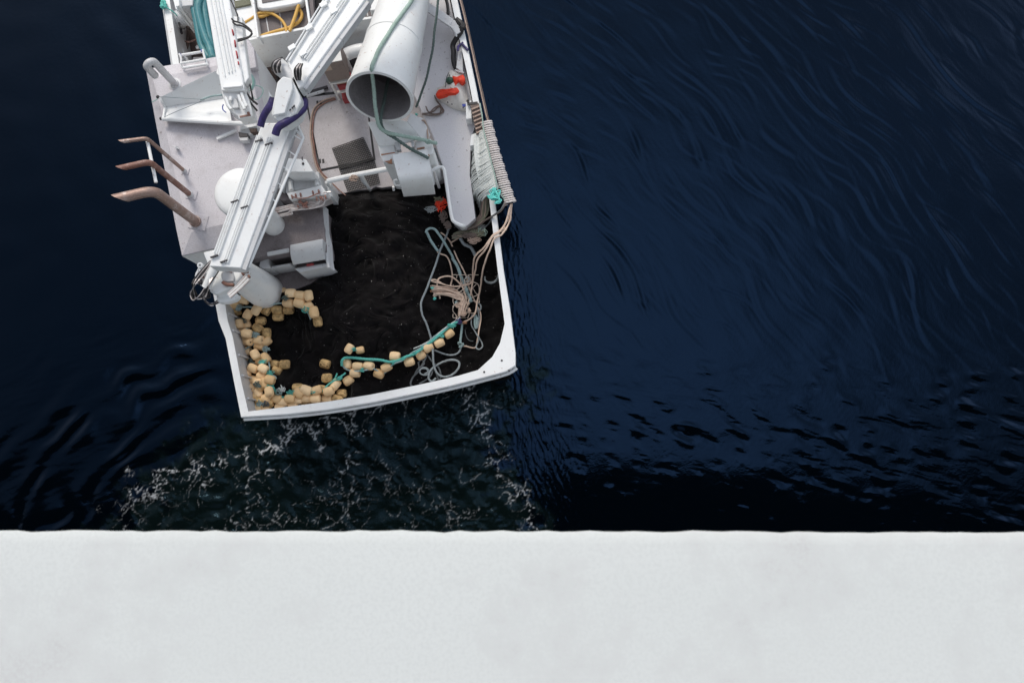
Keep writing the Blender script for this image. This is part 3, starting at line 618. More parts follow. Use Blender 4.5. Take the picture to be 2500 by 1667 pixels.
# ---- deckhouse
RT = 3.0
ro_o = [(356, 169), (490, 146), (621, 121), (628, 165), (645, 271), (650, 330), (620, 480), (585, 592), (444, 625), (430, 560), (403, 420), (378, 290)]
ro_i = [(372, 190), (490, 170), (606, 142), (612, 170), (634, 275), (640, 330), (608, 470), (575, 540), (468, 566), (454, 540), (424, 410), (398, 285)]
A = [W(x, y, RT-.16) for x, y in ro_o]; B = [W(x, y, RT) for x, y in ro_i]
hw = MB(); hw.prism([Vector((p.x, p.y, RT-.2)) for p in A], [Vector((p.x+(.12 if i > 7 else 0), p.y, .8)) for i, p in enumerate(A)])
deckhouse = hw.build('deckhouse', WHITE, boat)
rf = MB(); n = len(A); rf.add(A+B+[Vector((p.x, p.y, p.z-.035)) for p in A], [(i, (i+1) % n, n+(i+1) % n, n+i) for i in range(n)]+[tuple(range(n, 2*n))]+[(2*n+i, 2*n+(i+1) % n, (i+1) % n, i) for i in range(n)]+[tuple(range(2*n, 3*n))])
rf.build('roof', ROOF, deckhouse, .012, 12)
def vert(px, py, z0, z1): a = W(px, py, z0); return a, Vector((a.x, a.y, z1))
# exhausts: rise plumb from the roof, bend, and end in a slanting mouth
def exhaust(px, py, ztop, mouth, r, name, m):
    a, b = vert(px, py, RT-.02, ztop); e = W(mouth[0], mouth[1], ztop+.02)
    d = (e-b).normalized(); k = r*2.4
    path = [a, b-Vector((0, 0, k))]+[((b-Vector((0, 0, k)))*(1-t)**2+b*2*t*(1-t)+(b+d*k)*t*t) for t in [i/8 for i in range(1, 8)]]+[b+d*k, e]
    q = MB(); q.sweep(path, r, 18); o = q.build(name, m, deckhouse, 0, 50)
    no = Vector((d.y, -d.x, 0)); no = no if no.y > 0 else -no
    cut = lambda p: d*((p-e).dot(no)*1.25+(p-e).z*.5)
    for v in list(o.data.vertices)[-18:]: v.co += cut(v.co+boat.location)      # slanting mouth
    q = MB(); 
    q.sweep([e-d*r*.2, e+d*.008], r*.88, 18); mo = q.build('exhaust_mouth', SOOT_SHADE, deckhouse)
    for v in mo.data.vertices: v.co += cut(v.co+boat.location)
    q = MB(); q.lathe(a, (0, 0, 1), [(0, r*1.5), (.03, r*1.5), (.035, r*1.22), (.11, r*1.2), (.115, r*1.02)], 24); q.build('exhaust_collar', GREYW if r < .06 else RUST, deckhouse)
    u = Vector((.98, -.2, 0)); w = Vector((.2, .98, 0)); q = MB(); q.box(a+u*r*.5+w*r*.1+Vector((0, 0, .026)), u*r*1.9, w*r*1.7, (0, 0, .012)); q.build('flashing_plate', ROOF, deckhouse, .008)
exhaust(480, 543, 4.88, (292, 484), .092, 'exhaust_pipe', RUST)
exhaust(466, 477, 4.80, (294, 411), .055, 'exhaust_pipe', RUST2)
exhaust(452, 419, 4.66, (296, 346), .037, 'exhaust_pipe', RUST)
q = MB(); q.sweep([W(360, 346, 4.55), W(381, 446, 4.6)], .03, 10); q.build('exhaust_brace', WHITE, deckhouse)
a, b = vert(428, 207, RT-.02, 3.92)
d = Vector((-.8, -.6, 0))
path = [a, b]+[b+d*.085*(1-math.cos(t))+Vector((0, 0, .085*math.sin(t))) for t in [math.pi*i/10 for i in range(1, 11)]]+[b+d*.17-Vector((0, 0, .34))]
q = MB(); q.sweep(path, .07, 16); q.build('vent_pipe', GREYW, deckhouse)
q = MB(); q.lathe(a, (0, 0, 1), [(0, .13), (.03, .13), (.04, .09), (.10, .085)], 24); q.build('vent_collar', GREYW, deckhouse)
# tapered white trough lying across the roof
def z1(pts): return [(*ZC(x, y), z) for x, y, z in pts]
tr = MB(); 
L1, L2 = W(390, 238, 3.22), W(398, 291, 3.14); F1, F2 = W(528, 172, 3.42), W(566, 300, 3.3); M1, M2 = W(402, 262, 3.02), W(556, 240, 3.06)
th = Vector((0, 0, .025))
tr.prism([L1, M1, M2, F1], [p-th for p in (L1, M1, M2, F1)]); tr.prism([M1, L2, F2, M2], [p-th for p in (M1, L2, F2, M2)])
trough = tr.build('cradle_trough', WHITE, deckhouse, .006, 20)
q = MB(); q.sweep([L2+Vector((0, 0, .015)), W(596, 303, 3.3)], .045, 10); q.build('trough_lip', WHITE, deckhouse)
q = MB(); q.sweep(cpx([(390, 238, 3.24), (396, 250, 3.2), (402, 262, 3.1), (400, 278, 3.13), (398, 291, 3.17)]), .022, 8); q.build('trough_rim', WHITE, deckhouse)
for p in (L1, L2):
    q = MB(); q.ball(p+Vector((-.03, 0, .02)), .035); q.build('shackle', DARK, deckhouse)
q = MB(); q.slab([ZC(*p) for p in ((420, 1290), (740, 1240), (760, 1330), (600, 1420), (380, 1440))], 3.15, 3.0); q.build('cradle_block', GREYW, deckhouse, .01)
q = MB(); q.bar(W(*ZC(0, 1490), 3.03), W(*ZC(350, 1340), 3.06), .05, .06); q.bar(W(*ZC(420, 1300), 3.2), W(*ZC(720, 1240), 3.2), .05, .05); q.build('roof_angle', WHITE, deckhouse)
for a_, b_, m in (((380, 1360), (560, 1430), DARK), ((580, 1300), (720, 1330), BROWN), ((390, 1450), (560, 1480), GREYW)):
    q = MB(); q.slab([ZC(a_[0], a_[1]), ZC(b_[0], b_[1]-40), ZC(b_[0], b_[1]+40), ZC(a_[0]+30, b_[1]+50)], 3.2, 3.05); q.build('roof_bracket', m, deckhouse, .01)
q = MB(); q.sweep([W(432, 361, RT), W(432, 361, RT+.12)], .03, 10); q.sweep([W(420, 356, RT+.1), W(438, 364, RT+.12)], .01, 6); q.build('roof_cleat', GREYW, deckhouse)
q = MB(); q.slab([(600, 85), (619, 118), (626, 165), (600, 170)], 3.06, 2.9); q.build('roof_step', ROOF, deckhouse, .01)
# ---- casing aft of the deckhouse, with hood, mushroom ventilator and valve console
cs = MB(); cs.slab([(585, 500), (640, 500), (787, 503), (790, 545), (797, 600), (797, 616), (705, 612), (653, 622), (600, 640)], 2.0, .6)
casing = cs.build('casing', DIRTY, boat, .012)
co = MB(); P0 = [(783, 500), (786, 560), (793, 590), (796, 634), (799, 652)]
for k in range(4):
    dz = -.05-.07*k; e = .02+.016*k
    co.sweep([W(x, y, 1.98)+Vector((e, -.2*e, dz)) for x, y in P0], .035-.003*k, 6)
co.build('ridged_edge', GREYW, casing)
q = MB(); q.bar(W(653, 621, 2.02), W(706, 611, 2.02), .085, .06); q.build('coaming_lip', GREYW, casing, .012)
hd = MB()
n_ = 9; La = [W(708, 598, 2.28), W(788, 583, 2.28)]; Lb = [W(719, 650, 1.85), W(797, 637, 1.85)]
ringA = []; ringB = []
for i in range(n_):
    t = i/(n_-1); bulge = Vector((0, 0, .16*math.sin(math.pi*t*.75)))
    ringA.append(La[0].lerp(Lb[0], t)+bulge); ringB.append(La[1].lerp(Lb[1], t)+bulge)
pts = ringA+ringB; low = [Vector((p.x, p.y, 1.7)) for p in pts]
hd.add(pts+low, [(i, i+1, n_+i+1, n_+i) for i in range(n_-1)]+[(i, 2*n_+i, 2*n_+i+1, i+1) for i in range(n_-1)]+[(n_+i, n_+i+1, 3*n_+i+1, 3*n_+i) for i in range(n_-1)]+[(0, n_, 3*n_, 2*n_), (n_-1, 3*n_-1, 2*n_+n_+n_-1, 2*n_+n_-1)])
hd.build('hood', GREYW, casing, .01)
q = MB(); q.slab([ZB(*p) for p in ((760, 930), (1590, 790), (1650, 860), (890, 1030))], 1.83, 1.1); q.build('hood_sill', GREYW, casing, .02)
q = MB(); q.slab([ZB(*p) for p in ((1050, 835), (1215, 805), (1220, 840), (1055, 868))], 1.9, 1.8); q.build('red_latch', RED, casing)
q = MB(); q.slab([ZB(*p) for p in ((-60, 640), (130, 600), (170, 860), (210, 905), (30, 950), (-80, 900))], 1.75, 1.1); q.build('curved_guard', GREYW, casing, .04)
q = MB(); q.slab([ZB(*p) for p in ((220, 880), (700, 800), (690, 850), (240, 930))], 1.62, 1.1); q.build('ledge_strip', GREYW, casing, .012)
a, b = vert(669, 550, 2.0, 3.9)
q = MB(); q.lathe(a, (0, 0, 1), [(0, .225), (.05, .228), (1.85, .21)], 40); mv = q.build('ventilator_stem', WHITE, boat)
q = MB(); q.lathe(Vector((b.x, b.y, 3.80)), (0, 0, 1), [(.0, .22), (.02, .44), (.10, .478), (.26, .475), (.31, .45), (.345, .36), (.36, .22), (.365, 0.001)], 56); q.build('ventilator_cap', WHITE, boat, 0, 50)
# console
cb = MB(); cb.slab([ZV(*p) for p in ((480, 720), (1110, 600), (1250, 575), (1320, 930), (640, 1040), (470, 1090))], 2.35, 1.6)
console = cb.build('valve_console', GREYW, boat, .012)
q = MB(); q.slab([ZV(*p) for p in ((410, 255), (950, 280), (1120, 560), (1110, 590), (500, 590), (330, 480))], 2.9, 1.0); q.build('equipment_box', WHITE, boat, .02)
q = MB(); q.slab([ZV(*p) for p in ((330, 480), (480, 640), (420, 900), (340, 1000), (200, 900), (300, 620))], 2.5, 1.0); q.build('box_bracket', GREYW, boat, .02)
q = MB(); q.sweep([W(*ZV(862, 300), 2.9), W(*ZV(860, 230), 2.96)], .012, 6); q.ball(W(*ZV(880, 390), 2.91), .025, .03, .012); q.build('box_latch', DARK, boat)
bank = MB(); bank.slab([ZV(*p) for p in ((490, 1095), (1320, 905), (1440, 1075), (1450, 1130), (560, 1240))], 2.5, 2.0); valve = bank.build('valve_bank', WHITE, console, .012)
for (x, y) in ((580, 850), (1200, 740)):
    c = W(*ZV(x, y), 2.36); q = MB(); q.sweep([c, W(*ZV(x+20, y+190), 2.44)], .05, 12); q.build('valve_cylinder', WHITE, console)
    q = MB(); q.lathe(c, (0, 0, 1), [(0, .06), (.03, .06), (.035, .02)], 14); q.build('valve_cap', GREYW, console)
for (x, y) in ((610, 1150), (700, 1120), (815, 1100), (1110, 1050), (1250, 1020), (1290, 1180), (1200, 1190), (1340, 1190), (1410, 1150)):
    q = MB(); q.sweep([W(*ZV(x, y), 2.5), W(*ZV(x+10, y+35), 2.54), W(*ZV(x+18, y+80), 2.5)], .018, 6); q.build('valve_lever', COPPER, console)
for k in range(14):
    q = MB(); x = 740+random.random()*260; y = 1260+random.random()*150
    q.sweep([W(*ZV(x, y), 2.38), W(*ZV(x+12, y+30), 2.42)], .022, 6); q.build('pipe_union', COPPER, console)
for k, (ys, x0, xe, ye) in enumerate(((1500, 250, 1280, 1340), (1460, 260, 1320, 1300), (1540, 300, 1360, 1290), (1570, 540, 1390, 1230), (1590, 620, 1400, 1330))):
    q = MB(); q.sweep(cpx([(*ZV(x0-420, ys+85), 2.25), (*ZV(x0, ys), 2.3), (*ZV(600, ys-75), 2.33), (*ZV(1080, ys-160+k*6), 2.36), (*ZV(xe-60, (ye+ys-160)/2), 2.38), (*ZV(xe, ye-60), 2.42), (*ZV(xe-30, ye-140), 2.45)]), .021, 8); q.build('hydraulic_pipe', SILVER, console)
q = MB(); q.sweep(cpx([(*ZV(640, 1180), 2.5), (*ZV(780, 1220), 2.55), (*ZV(1000, 1200), 2.55), (*ZV(1240, 1100), 2.55), (*ZV(1290, 1090), 2.5)]), .014, 6); q.build('loose_pipe', COPPER, console)
q = MB(); q.sweep(cpx([(*ZV(1300, 1130), 2.48), (*ZV(1440, 1075), 2.5), (*ZV(1550, 1065), 2.5)]), .014, 6); q.build('loose_pipe', SILVER, console)
q = MB(); q.slab([ZV(*p) for p in ((190, 920), (390, 890), (480, 1130), (600, 1260), (420, 1280), (300, 1240))], 2.2, 1.5); q.build('console_side', DIRTY, console, .01)
q = MB(); q.slab([ZV(*p) for p in ((600, 1260), (1250, 1180), (1520, 1180), (1530, 1230), (1280, 1340), (700, 1350))], 2.3, 2.0); q.build('manifold_plate', SILVER, console, .01)
# ---- rail round the net pound
rl = MB()
rr_ = .036
rl.sweep(cpx([(799, 443, 2.05), (860, 429, 2.05), (960, 411, 2.05), (1000, 410, 2.05)], .1), .055, 10)
rl.sweep(cpx([(1052, 417, 2.05), (1074, 408, 2.05), (1083, 412, 2.05), (1087, 430, 2.05), (1096, 490, 2.05), (1103, 531, 2.05), (1108, 541, 2.05), (1122, 549, 2.0), (1132, 552, 1.9), (1132, 556, 1.4)], .06), rr_, 10)
rail = rl.build('pound_rail', WHITE, boat)
for a, b in (((797, 445, 2.05), (792, 486, 1.0)), ((880, 424, 2.05), (886, 455, 1.0)), ((1058, 416, 2.05), (1062, 440, 1.0))):
    q = MB(); q.sweep([W(*a), Vector((W(*a).x, W(*a).y, 1.0))], .034, 8); q.build('rail_post', WHITE, rail)
q = MB(); q.slab([(797, 445), (806, 441), (812, 480), (800, 482)], 1.7, 1.0); q.build('rail_plate', WHITE, boat, .01)
# ---- big net tube
tO = W(927, 238, 3.75); 
F = W(1010, -80, 2.5); ax = (tO-F).normalized(); Rr = .635; far = tO-ax*4.2; rt = lambda s: Rr*(.66+.34*s/4.2)
tb = MB(); tb.lathe(far, ax, [(0, rt(0)), (1, rt(1)), (2.2, rt(2.2)), (3.4, rt(3.4)), (4.12, rt(4.12)), (4.14, Rr+.018), (4.2, Rr+.018), (4.205, Rr-.04), (4.16, Rr-.05), (2.6, rt(2.6)-.045), (0.02, rt(0)-.05), (0, rt(0))], 72, False)
net_tube = tb.build('net_tube', WHITE, boat, 0, 40)
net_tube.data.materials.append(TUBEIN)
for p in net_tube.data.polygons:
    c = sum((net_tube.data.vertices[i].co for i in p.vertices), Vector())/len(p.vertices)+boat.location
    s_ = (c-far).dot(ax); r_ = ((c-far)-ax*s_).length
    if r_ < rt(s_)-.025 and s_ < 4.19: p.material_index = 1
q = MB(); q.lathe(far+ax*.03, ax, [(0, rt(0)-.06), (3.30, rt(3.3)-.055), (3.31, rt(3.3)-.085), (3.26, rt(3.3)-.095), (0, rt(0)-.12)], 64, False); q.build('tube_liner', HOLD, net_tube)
for s_ in (1.0, 2.7):
    q = MB(); q.lathe(far+ax*s_, ax, [(0, rt(s_)), (.01, rt(s_)+.015), (.09, rt(s_)+.017), (.10, rt(s_+.1))], 64, False); q.build('tube_band', WHITE, net_tube)
def zk(pts): return [(*ZK(x, y), z) for x, y, z in pts]
# stand under the tube mouth: tapered hopper on a mount, rust at the welds
hp = MB(); hp.slabz(zk([(110, 120, 3.0), (560, 60, 3.05), (740, 110, 3.0), (960, 380, 2.75), (640, 470, 2.7), (290, 500, 2.7)]), .05)
hopper = hp.build('tube_stand', WHITE, boat, .012)
hp = MB(); hp.slabz(zk([(740, 110, 3.0), (800, -20, 2.9), (1000, 60, 2.7), (1110, 310, 2.55), (1080, 390, 2.65), (960, 380, 2.75)]), .04); hp.build('stand_cheek', GREYW, hopper, .008)
hp = MB(); hp.slab([ZK(*p) for p in ((275, 470), (545, 430), (560, 640), (510, 775), (360, 755), (310, 640))], 2.66, 1.02); hp.build('stand_leg', WHITE, hopper, .02)
hp = MB(); hp.slab([ZK(*p) for p in ((860, 420), (1120, 380), (1155, 500), (1160, 610), (1080, 660), (900, 640))], 2.62, 1.02); hp.build('stand_leg', WHITE, hopper, .02)
for pts in (((325, 630), (548, 598), (546, 612), (335, 650)), ((480, 710), (500, 705), (505, 772), (450, 768), (380, 745), (470, 730)), ((895, 535), (1020, 512), (1015, 530), (900, 548)), ((990, 620), (1035, 605), (1100, 640), (1070, 665), (1020, 650))):
    hp = MB(); hp.slab([ZK(*p) for p in pts], 2.672, 2.6); hp.build('rust_streak', RUSTY, hopper)
for pts in (((540, 445), (615, 435), (645, 560), (570, 570)), ((795, 425), (850, 415), (862, 510), (820, 520))):
    hp = MB(); hp.slab([ZK(*p) for p in pts], 2.74, 2.6); hp.build('stand_lug', GREYW, hopper, .01)
# curved chute
ch = MB(); TL, TR, BL, BR = ZK(500, 640), ZK(1060, 560), ZK(690, 1310), ZK(1190, 1270)
nn = 16; va, vb = [], []
for i in range(nn+1):
    t = i/nn; z = 2.78-.10*t if t < .45 else 2.735-1.05*((t-.45)/.55)**2.2
    xl = TL[0]+(BL[0]-TL[0])*t; yl = TL[1]+(BL[1]-TL[1])*t; xr = TR[0]+(BR[0]-TR[0])*t; yr = TR[1]+(BR[1]-TR[1])*t
    va.append(W(xl, yl, z)); vb.append(W(xr, yr, z))
dn_ = Vector((0, .03, -.05)); m_ = nn+1
ch.add(va+vb+[p+dn_ for p in va]+[p+dn_ for p in vb], [(i, i+1, m_+i+1, m_+i) for i in range(nn)]+[(2*m_+i, 3*m_+i, 3*m_+i+1, 2*m_+i+1) for i in range(nn)]+[(i, 2*m_+i, 2*m_+i+1, i+1) for i in range(nn)]+[(m_+i, m_+i+1, 3*m_+i+1, 3*m_+i) for i in range(nn)]+[(0, m_, 3*m_, 2*m_), (nn, 2*m_+nn, 3*m_+nn, m_+nn)])
chute = ch.build('net_chute', WHITE, boat, 0, 50)
q = MB(); q.sweep(cpx([(*ZK(1060, 660), 2.6), (*ZK(1130, 940), 2.5), (*ZK(1165, 1110), 2.2)]), .03, 8); q.build('chute_flange', GREYW, chute)
q = MB(); q.sweep(cpx([(*ZK(590, 1040), 2.5), (*ZK(545, 1045), 2.45), (*ZK(535, 1075), 2.4), (*ZK(560, 1125), 2.35), (*ZK(630, 1130), 2.3)]), .02, 8); q.build('chute_handle', WHITE, chute)
q = MB(); q.sweep([W(*ZK(525, 1150), 1.3), W(*ZK(530, 1205), 1.2)], .03, 8); q.build('deck_pin', WHITE, boat)

# ---- crane with the folded jib
cb_, ct_ = vert(657, 718, .9, 3.35)
q = MB(); q.lathe(cb_, (0, 0, 1), [(0, .385), (.9, .355), (2.2, .28), (2.45, .27)], 48); crane = q.build('crane', BOOM, boat)
zb, zt_ = 4.72, 5.0
def bz(py): return zb+(zt_-zb)*(650-py)/(650-200)
def quad_boom(cors, side, depth, name, parent, m=BOOM, zf=bz):
    """box boom whose top face has photo corners cors"""
    q = MB(); t = [W(x, y, zf(y)) for x, y in cors]; q.prism(t, [p-Vector((0, 0, depth)) for p in t]); return q.build(name, m, parent, .018)
boom = quad_boom([(510, 650), (627, 334), (640, 300), (713, 300), (700, 334), (648, 490), (588, 655)], 0, .36, 'boom', crane)
q = MB(); t = [W(x, y, bz(y)+.004) for x, y in ((586, 655), (646, 490), (698, 334), (711, 300))]; 
for a, b in zip(t[:-1], t[1:]): q.bar(a+Vector((.05, -.01, -.10)), b+Vector((.05, -.01, -.10)), .10, .14)
q.build('boom_flange', GREYW, crane, .008)
# cap plates of the knuckle
q = MB(); q.slabz([(*ZC(x, y), z) for x, y, z in ((1200, 345, 5.55), (1360, 390, 5.55), (1505, 690, 5.5), (1535, 800, 5.45), (1450, 1000, 5.42), (1240, 1160, 5.38), (1100, 1180, 5.35), (1000, 1060, 5.4), (985, 1020, 5.4), (1095, 450, 5.55))], .42); kn = q.build('knuckle', BOOM, crane, .02)
q = MB(); q.slabz([(*ZC(x, y), z) for x, y, z in ((1205, 350, 5.60), (1355, 395, 5.60), (1380, 560, 5.58), (1290, 830, 5.52), (1240, 1020, 5.48), (1010, 1065, 5.46), (1100, 450, 5.60))], .06); q.build('knuckle_plate', BOOM, crane, .015)
q = MB(); 
for (x, y) in ((1370, 930), (1400, 900), (1330, 970)): q.sweep([W(*ZC(x, y), 5.44), W(*ZC(x+8, y-14), 5.52)], .016, 6)
q.build('knuckle_pin', DARK, crane)
q = MB(); q.lathe(W(*ZC(1270, 290), 5.36), (W(*ZC(1500, 500), 5.4)-W(*ZC(1050, 100), 5.4)), [(-.22, .14), (.22, .14)], 20); q.build('knuckle_drum', GREYW, crane)
# jib going forward
def jz(py): return 5.5
jib = quad_boom([(700, 150), (793, 2), (900, -180), (1000, -190), (890, 2), (823, 92), (737, 212), (729, 217)], 0, .34, 'jib', crane, BOOM, jz)
q = MB(); 
for a, b in zip(((740, 214), (826, 94)), ((826, 94), (893, 2))): q.bar(W(*a, jz(a[1])-.12)+Vector((.04, -.05, 0)), W(*b, jz(b[1])-.12)+Vector((.04, -.05, 0)), .11, .18)
q.build('jib_flange', GREYW, crane, .008)
def jl(px0, py0, px1, py1, r, dz=.03):
    q = MB(); q.sweep([W(px0, py0, jz(py0)+dz), W(px1, py1, jz(py1)+dz)], r, 8); return q.build('jib_pipe', BOOM, crane)
jl(706, 150, 802, -4, .018); jl(698, 148, 794, -6, .014); jl(737, 140, 838, -8, .016); jl(743, 143, 846, -8, .016); jl(749, 146, 851, -6, .012)
for x, y in ((790, 12), (713, 117), (754, 68), (815, 28), (740, 131)):
    q = MB(); q.box(W(x, y, jz(y)+.035), Vector((.055, .035, 0)), Vector((-.02, .035, 0)), (0, 0, .028)); q.build('pipe_clamp', BOOM, crane, .004)
q = MB(); q.sweep(cpx([(*ZQ(x, y), 5.3) for x, y in ((760, 600), (600, 790), (480, 960), (370, 1120))]), .018, 6); q.sweep(cpx([(*ZQ(x, y), 5.25) for x, y in ((600, 800), (560, 900), (440, 1040), (380, 1150))]), .035, 6); q.build('jib_cylinder', BOOM, crane)
q = MB(); q.bar(W(*ZQ(590, 780), 5.28), W(*ZQ(360, 1120), 5.22), .02, .03); q.build('jib_painted_shadow', DARK, crane)  # dark bar painted in as the shadow along the jib
# pipes on the boom: one pair at the left edge, one in the middle
for k, (x0, y0, x1, y1) in enumerate(((628, 330, 522, 618), (633, 330, 528, 620), (637, 331, 533, 622), (655, 335, 545, 640), (660, 336, 550, 640), (665, 338, 555, 641))):
    q = MB(); q.sweep([W(x0, y0, bz(y0)+.03), W(x1, y1, bz(y1)+.03)], .013, 8); q.build('boom_pipe', BOOM, crane)
for x, y in ((632, 344), (656, 352), (573, 492), (597, 506), (523, 626), (547, 638)):
    q = MB(); u = Vector((.065, .022, 0)); q.box(W(x, y, bz(y)+.03), u, Vector((-.005, .012, 0)), (0, 0, .020)); q.build('pipe_clamp', DARK, crane, .003)
# guard rod with struts along the boom's right side
q = MB(); p0, p1 = W(741, 337, bz(337)-.1), W(607, 652, bz(652)-.1)
q.sweep([W(723, 296, bz(296)-.1), p0, p1, W(594, 658, bz(655)-.12)], .026, 8)
q.sweep([W(712, 306, bz(306)-.1), p0], .022, 8); q.sweep([W(724, 300, bz(296)-.1), W(713, 340, bz(330)-.15)], .02, 8)
guard = q.build('guard_rod', BOOM, crane)
for i in range(9):
    t = .02+.965*i/8; c1 = p0.lerp(p1, t); py = 337+(652-337)*t; xb = np.interp(py-22, [300, 334, 490, 655], [711, 700, 648, 588])
    q = MB(); q.sweep([c1, W(xb, py-22, bz(py-22)-.08)], .013, 6); q.build('rod_strut', BOOM, guard)
# slewing head
def zh(pts, z): return [(*ZH(x, y), z) for x, y in pts]
q = MB(); q.slab([ZH(*p) for p in ((540, 560), (1080, 700), (1100, 900), (1000, 1030), (860, 1130), (600, 1250), (470, 1190), (500, 1000))], 3.62, 3.2); head = q.build('slewing_head', BOOM, crane, .04)
q = MB(); q.slab([ZH(*p) for p in ((360, 440), (600, 385), (640, 560), (440, 660))], 3.7, 3.4); q.build('head_bracket', BOOM, crane, .02)
q = MB(); q.slab([ZH(*p) for p in ((265, 720), (335, 680), (385, 730), (470, 640), (600, 560), (560, 800), (420, 1100), (250, 1040), (180, 970), (205, 840))], 3.5, 3.3); q.build('head_plate', BOOM, crane, .02)
q = MB(); q.slab([ZH(*p) for p in ((600, 1250), (860, 1130), (1040, 1260), (950, 1350), (820, 1390), (620, 1400))], 3.35, 3.1); q.build('head_lobe', BOOM, crane, .05)
q = MB(); q.slab([ZH(*p) for p in ((790, 690), (900, 760), (950, 900), (950, 1000), (860, 1010), (730, 1000), (690, 860))], 3.68, 3.6); q.build('head_recess', GREYW, crane, .02)
q = MB(); q.slab([ZH(*p) for p in ((785, 695), (870, 740), (915, 830), (800, 800), (750, 770))], 3.70, 3.66); q.build('rust_patch', RUST2, crane)
q = MB(); q.sweep(cpx(zh([(735, 1005), (800, 1050), (950, 1065)], 3.68)), .035, 8); q.build('head_pin', RUST2, crane)
q = MB(); q.sweep([W(*ZH(660, 560), 3.92), W(*ZH(420, 1110), 3.75)], .085, 14); q.build('lift_cylinder', BOOM, crane)
q = MB(); q.lathe(W(*ZH(330, 705), 3.46), (0, 0, 1), [(0, .055), (.08, .055), (.085, .025), (.02, .022)], 16); q.build('lifting_eye', BOOM, crane)
for k in range(5):
    q = MB(); q.sweep(cpx(zh([(1180+k*18, 880+k*22), (1000+k*20, 1080+k*14), (830+k*12, 1240+k*18)], 3.75)), .017, 8); q.build('head_pipe', BOOM if k % 2 else SILVER, crane)
for k in range(8):
    q = MB(); x, y = 1090+random.random()*160, 780+random.random()*170; q.sweep([W(*ZH(x, y), 3.72), W(*ZH(x+20, y+35), 3.76)], .024, 6); q.build('pipe_union', RUST2, crane)
for k in range(9):
    q = MB(); x, y = 250+random.random()*240, 760+random.random()*260; q.sweep([W(*ZH(x, y), 3.5), W(*ZH(x+15, y+60), 3.58)], .03, 6); q.build('valve_block', [BOOM, RUST2, DARK, GREYW][k % 4], crane)
for k in range(6):       # dark hoses from the pipe ends into a drooping bunch
    q = MB(); r1 = random.random()
    q.sweep(cpx(zh([(560-k*10, 560+k*8), (440-k*20, 760), (290-k*22, 960), (200-k*8, 1080)], 3.75)+zh([(120+k*24, 1220+r1*30), (165+k*26, 1360-k*8), (300+k*40, 1250+k*10), (430, 1050+k*14)], 3.1), .03, .004), .012, 7); q.build('hydraulic_hose', BLACKH if k % 3 else SILVER, crane)
for k in range(6):
    q = MB(); q.sweep(cpx(zh([(740-k*12, 640+k*8), (600-k*14, 880), (430+k*6, 1130)], 3.85)+zh([(350+k*6, 1250+k*16), (420+k*20, 1400+k*12), (560+k*12, 1440-k*14), (720+k*14, 1360-k*22), (840, 1250+k*14)], 3.3), .03, .004), .014, 7); q.build('hydraulic_hose', [BLACKH, DARK, SILVER][k % 3], crane)
# hose bunches at the knuckle
for k in range(7):
    q = MB(); q.sweep(cpx([(*ZF(760-k*6, 830+k*4), 5.55), (*ZF(650+k*14, 880+k*8), 5.65), (*ZF(610+k*18, 950+k*6), 5.6), (*ZF(640+k*16, 1040+k*4), 5.4), (*ZF(700+k*12, 1090), 5.3)]), .014, 7); q.build('knuckle_hose', [BLACKH, SILVER, DARK][k % 3], crane)
for k in range(7):
    q = MB(); q.sweep(cpx([(*ZQ(230+k*12, 760), 5.65), (*ZQ(150+k*20, 850), 5.72), (*ZQ(150+k*20, 960), 5.65), (*ZQ(190+k*12, 1060), 5.5), (*ZQ(215+k*8, 1130), 5.4)], .03, .004), .014, 7); q.build('knuckle_hose', [BLACKH, BLACKH, SILVER][k % 3], crane)
q = MB(); q.sweep(cpx([(*ZC(x, y), z) for x, y, z in ((1430, 380, 5.45), (1470, 480, 5.3), (1530, 620, 5.15), (1590, 740, 5.1), (1590, 820, 5.12))]), .045, 10); q.build('hose_sleeve', BLACKH, crane)
q = MB(); q.sweep(cpx([(*ZC(x, y), z) for x, y, z in ((1590, 800, 5.12), (1570, 930, 5.2), (1440, 1060, 5.3), (1250, 1180, 5.35), (1120, 1260, 5.32), (1060, 1400, 5.25))], .04, .012), .068, 12); q.build('hose_sleeve', PURPLE, crane)
q = MB(); q.sweep(cpx([(*ZC(x, y), z) for x, y, z in ((1020, 740, 5.3), (980, 860, 5.28), (900, 1000, 5.25), (840, 1120, 5.2), (790, 1270, 5.15))], .04, .010), .062, 12); q.build('hose_sleeve', PURPLE, crane)

# ---- second crane, its boom tip above the roof
def cz(py): return 4.55+.0003*(280-py)
sb, stp = vert(560, -330, 1.0, 4.4)
q = MB(); q.lathe(sb, (0, 0, 1), [(0, .4), (1.5, .35), (3.5, .3)], 32); crane2 = q.build('forward_crane', BOOM, boat)
quad_boom([(493, -70), (503, 0), (537, 204), (540, 222), (597, 222), (594, 204), (560, 0), (548, -70)], 0, .34, 'boom', crane2, BOOM, cz)
q = MB(); q.bar(W(545, 214, 4.62), W(592, 210, 4.62), .05, .06); q.slab([ZC(*p) for p in ((30, 340), (-20, 290), (10, 160), (60, 180))], 4.5, 4.4); q.build('boom_collar', BOOM, crane2, .01)
q = MB(); q.slabz([(*ZC(x, y), z) for x, y, z in ((55, 560, 4.5), (440, 450, 4.5), (470, 540, 4.48), (560, 720, 4.45), (620, 900, 4.4), (650, 1080, 4.4), (400, 1130, 4.4), (370, 1070, 4.4), (240, 1000, 4.42), (160, 880, 4.45), (110, 740, 4.48))], .3); q.build('boom_head', BOOM, crane2, .02)
q = MB(); q.slab([ZC(*p) for p in ((230, 770), (350, 740), (400, 920), (280, 930))], 4.49, 4.4); q.build('head_recess', GREYW, crane2, .008)
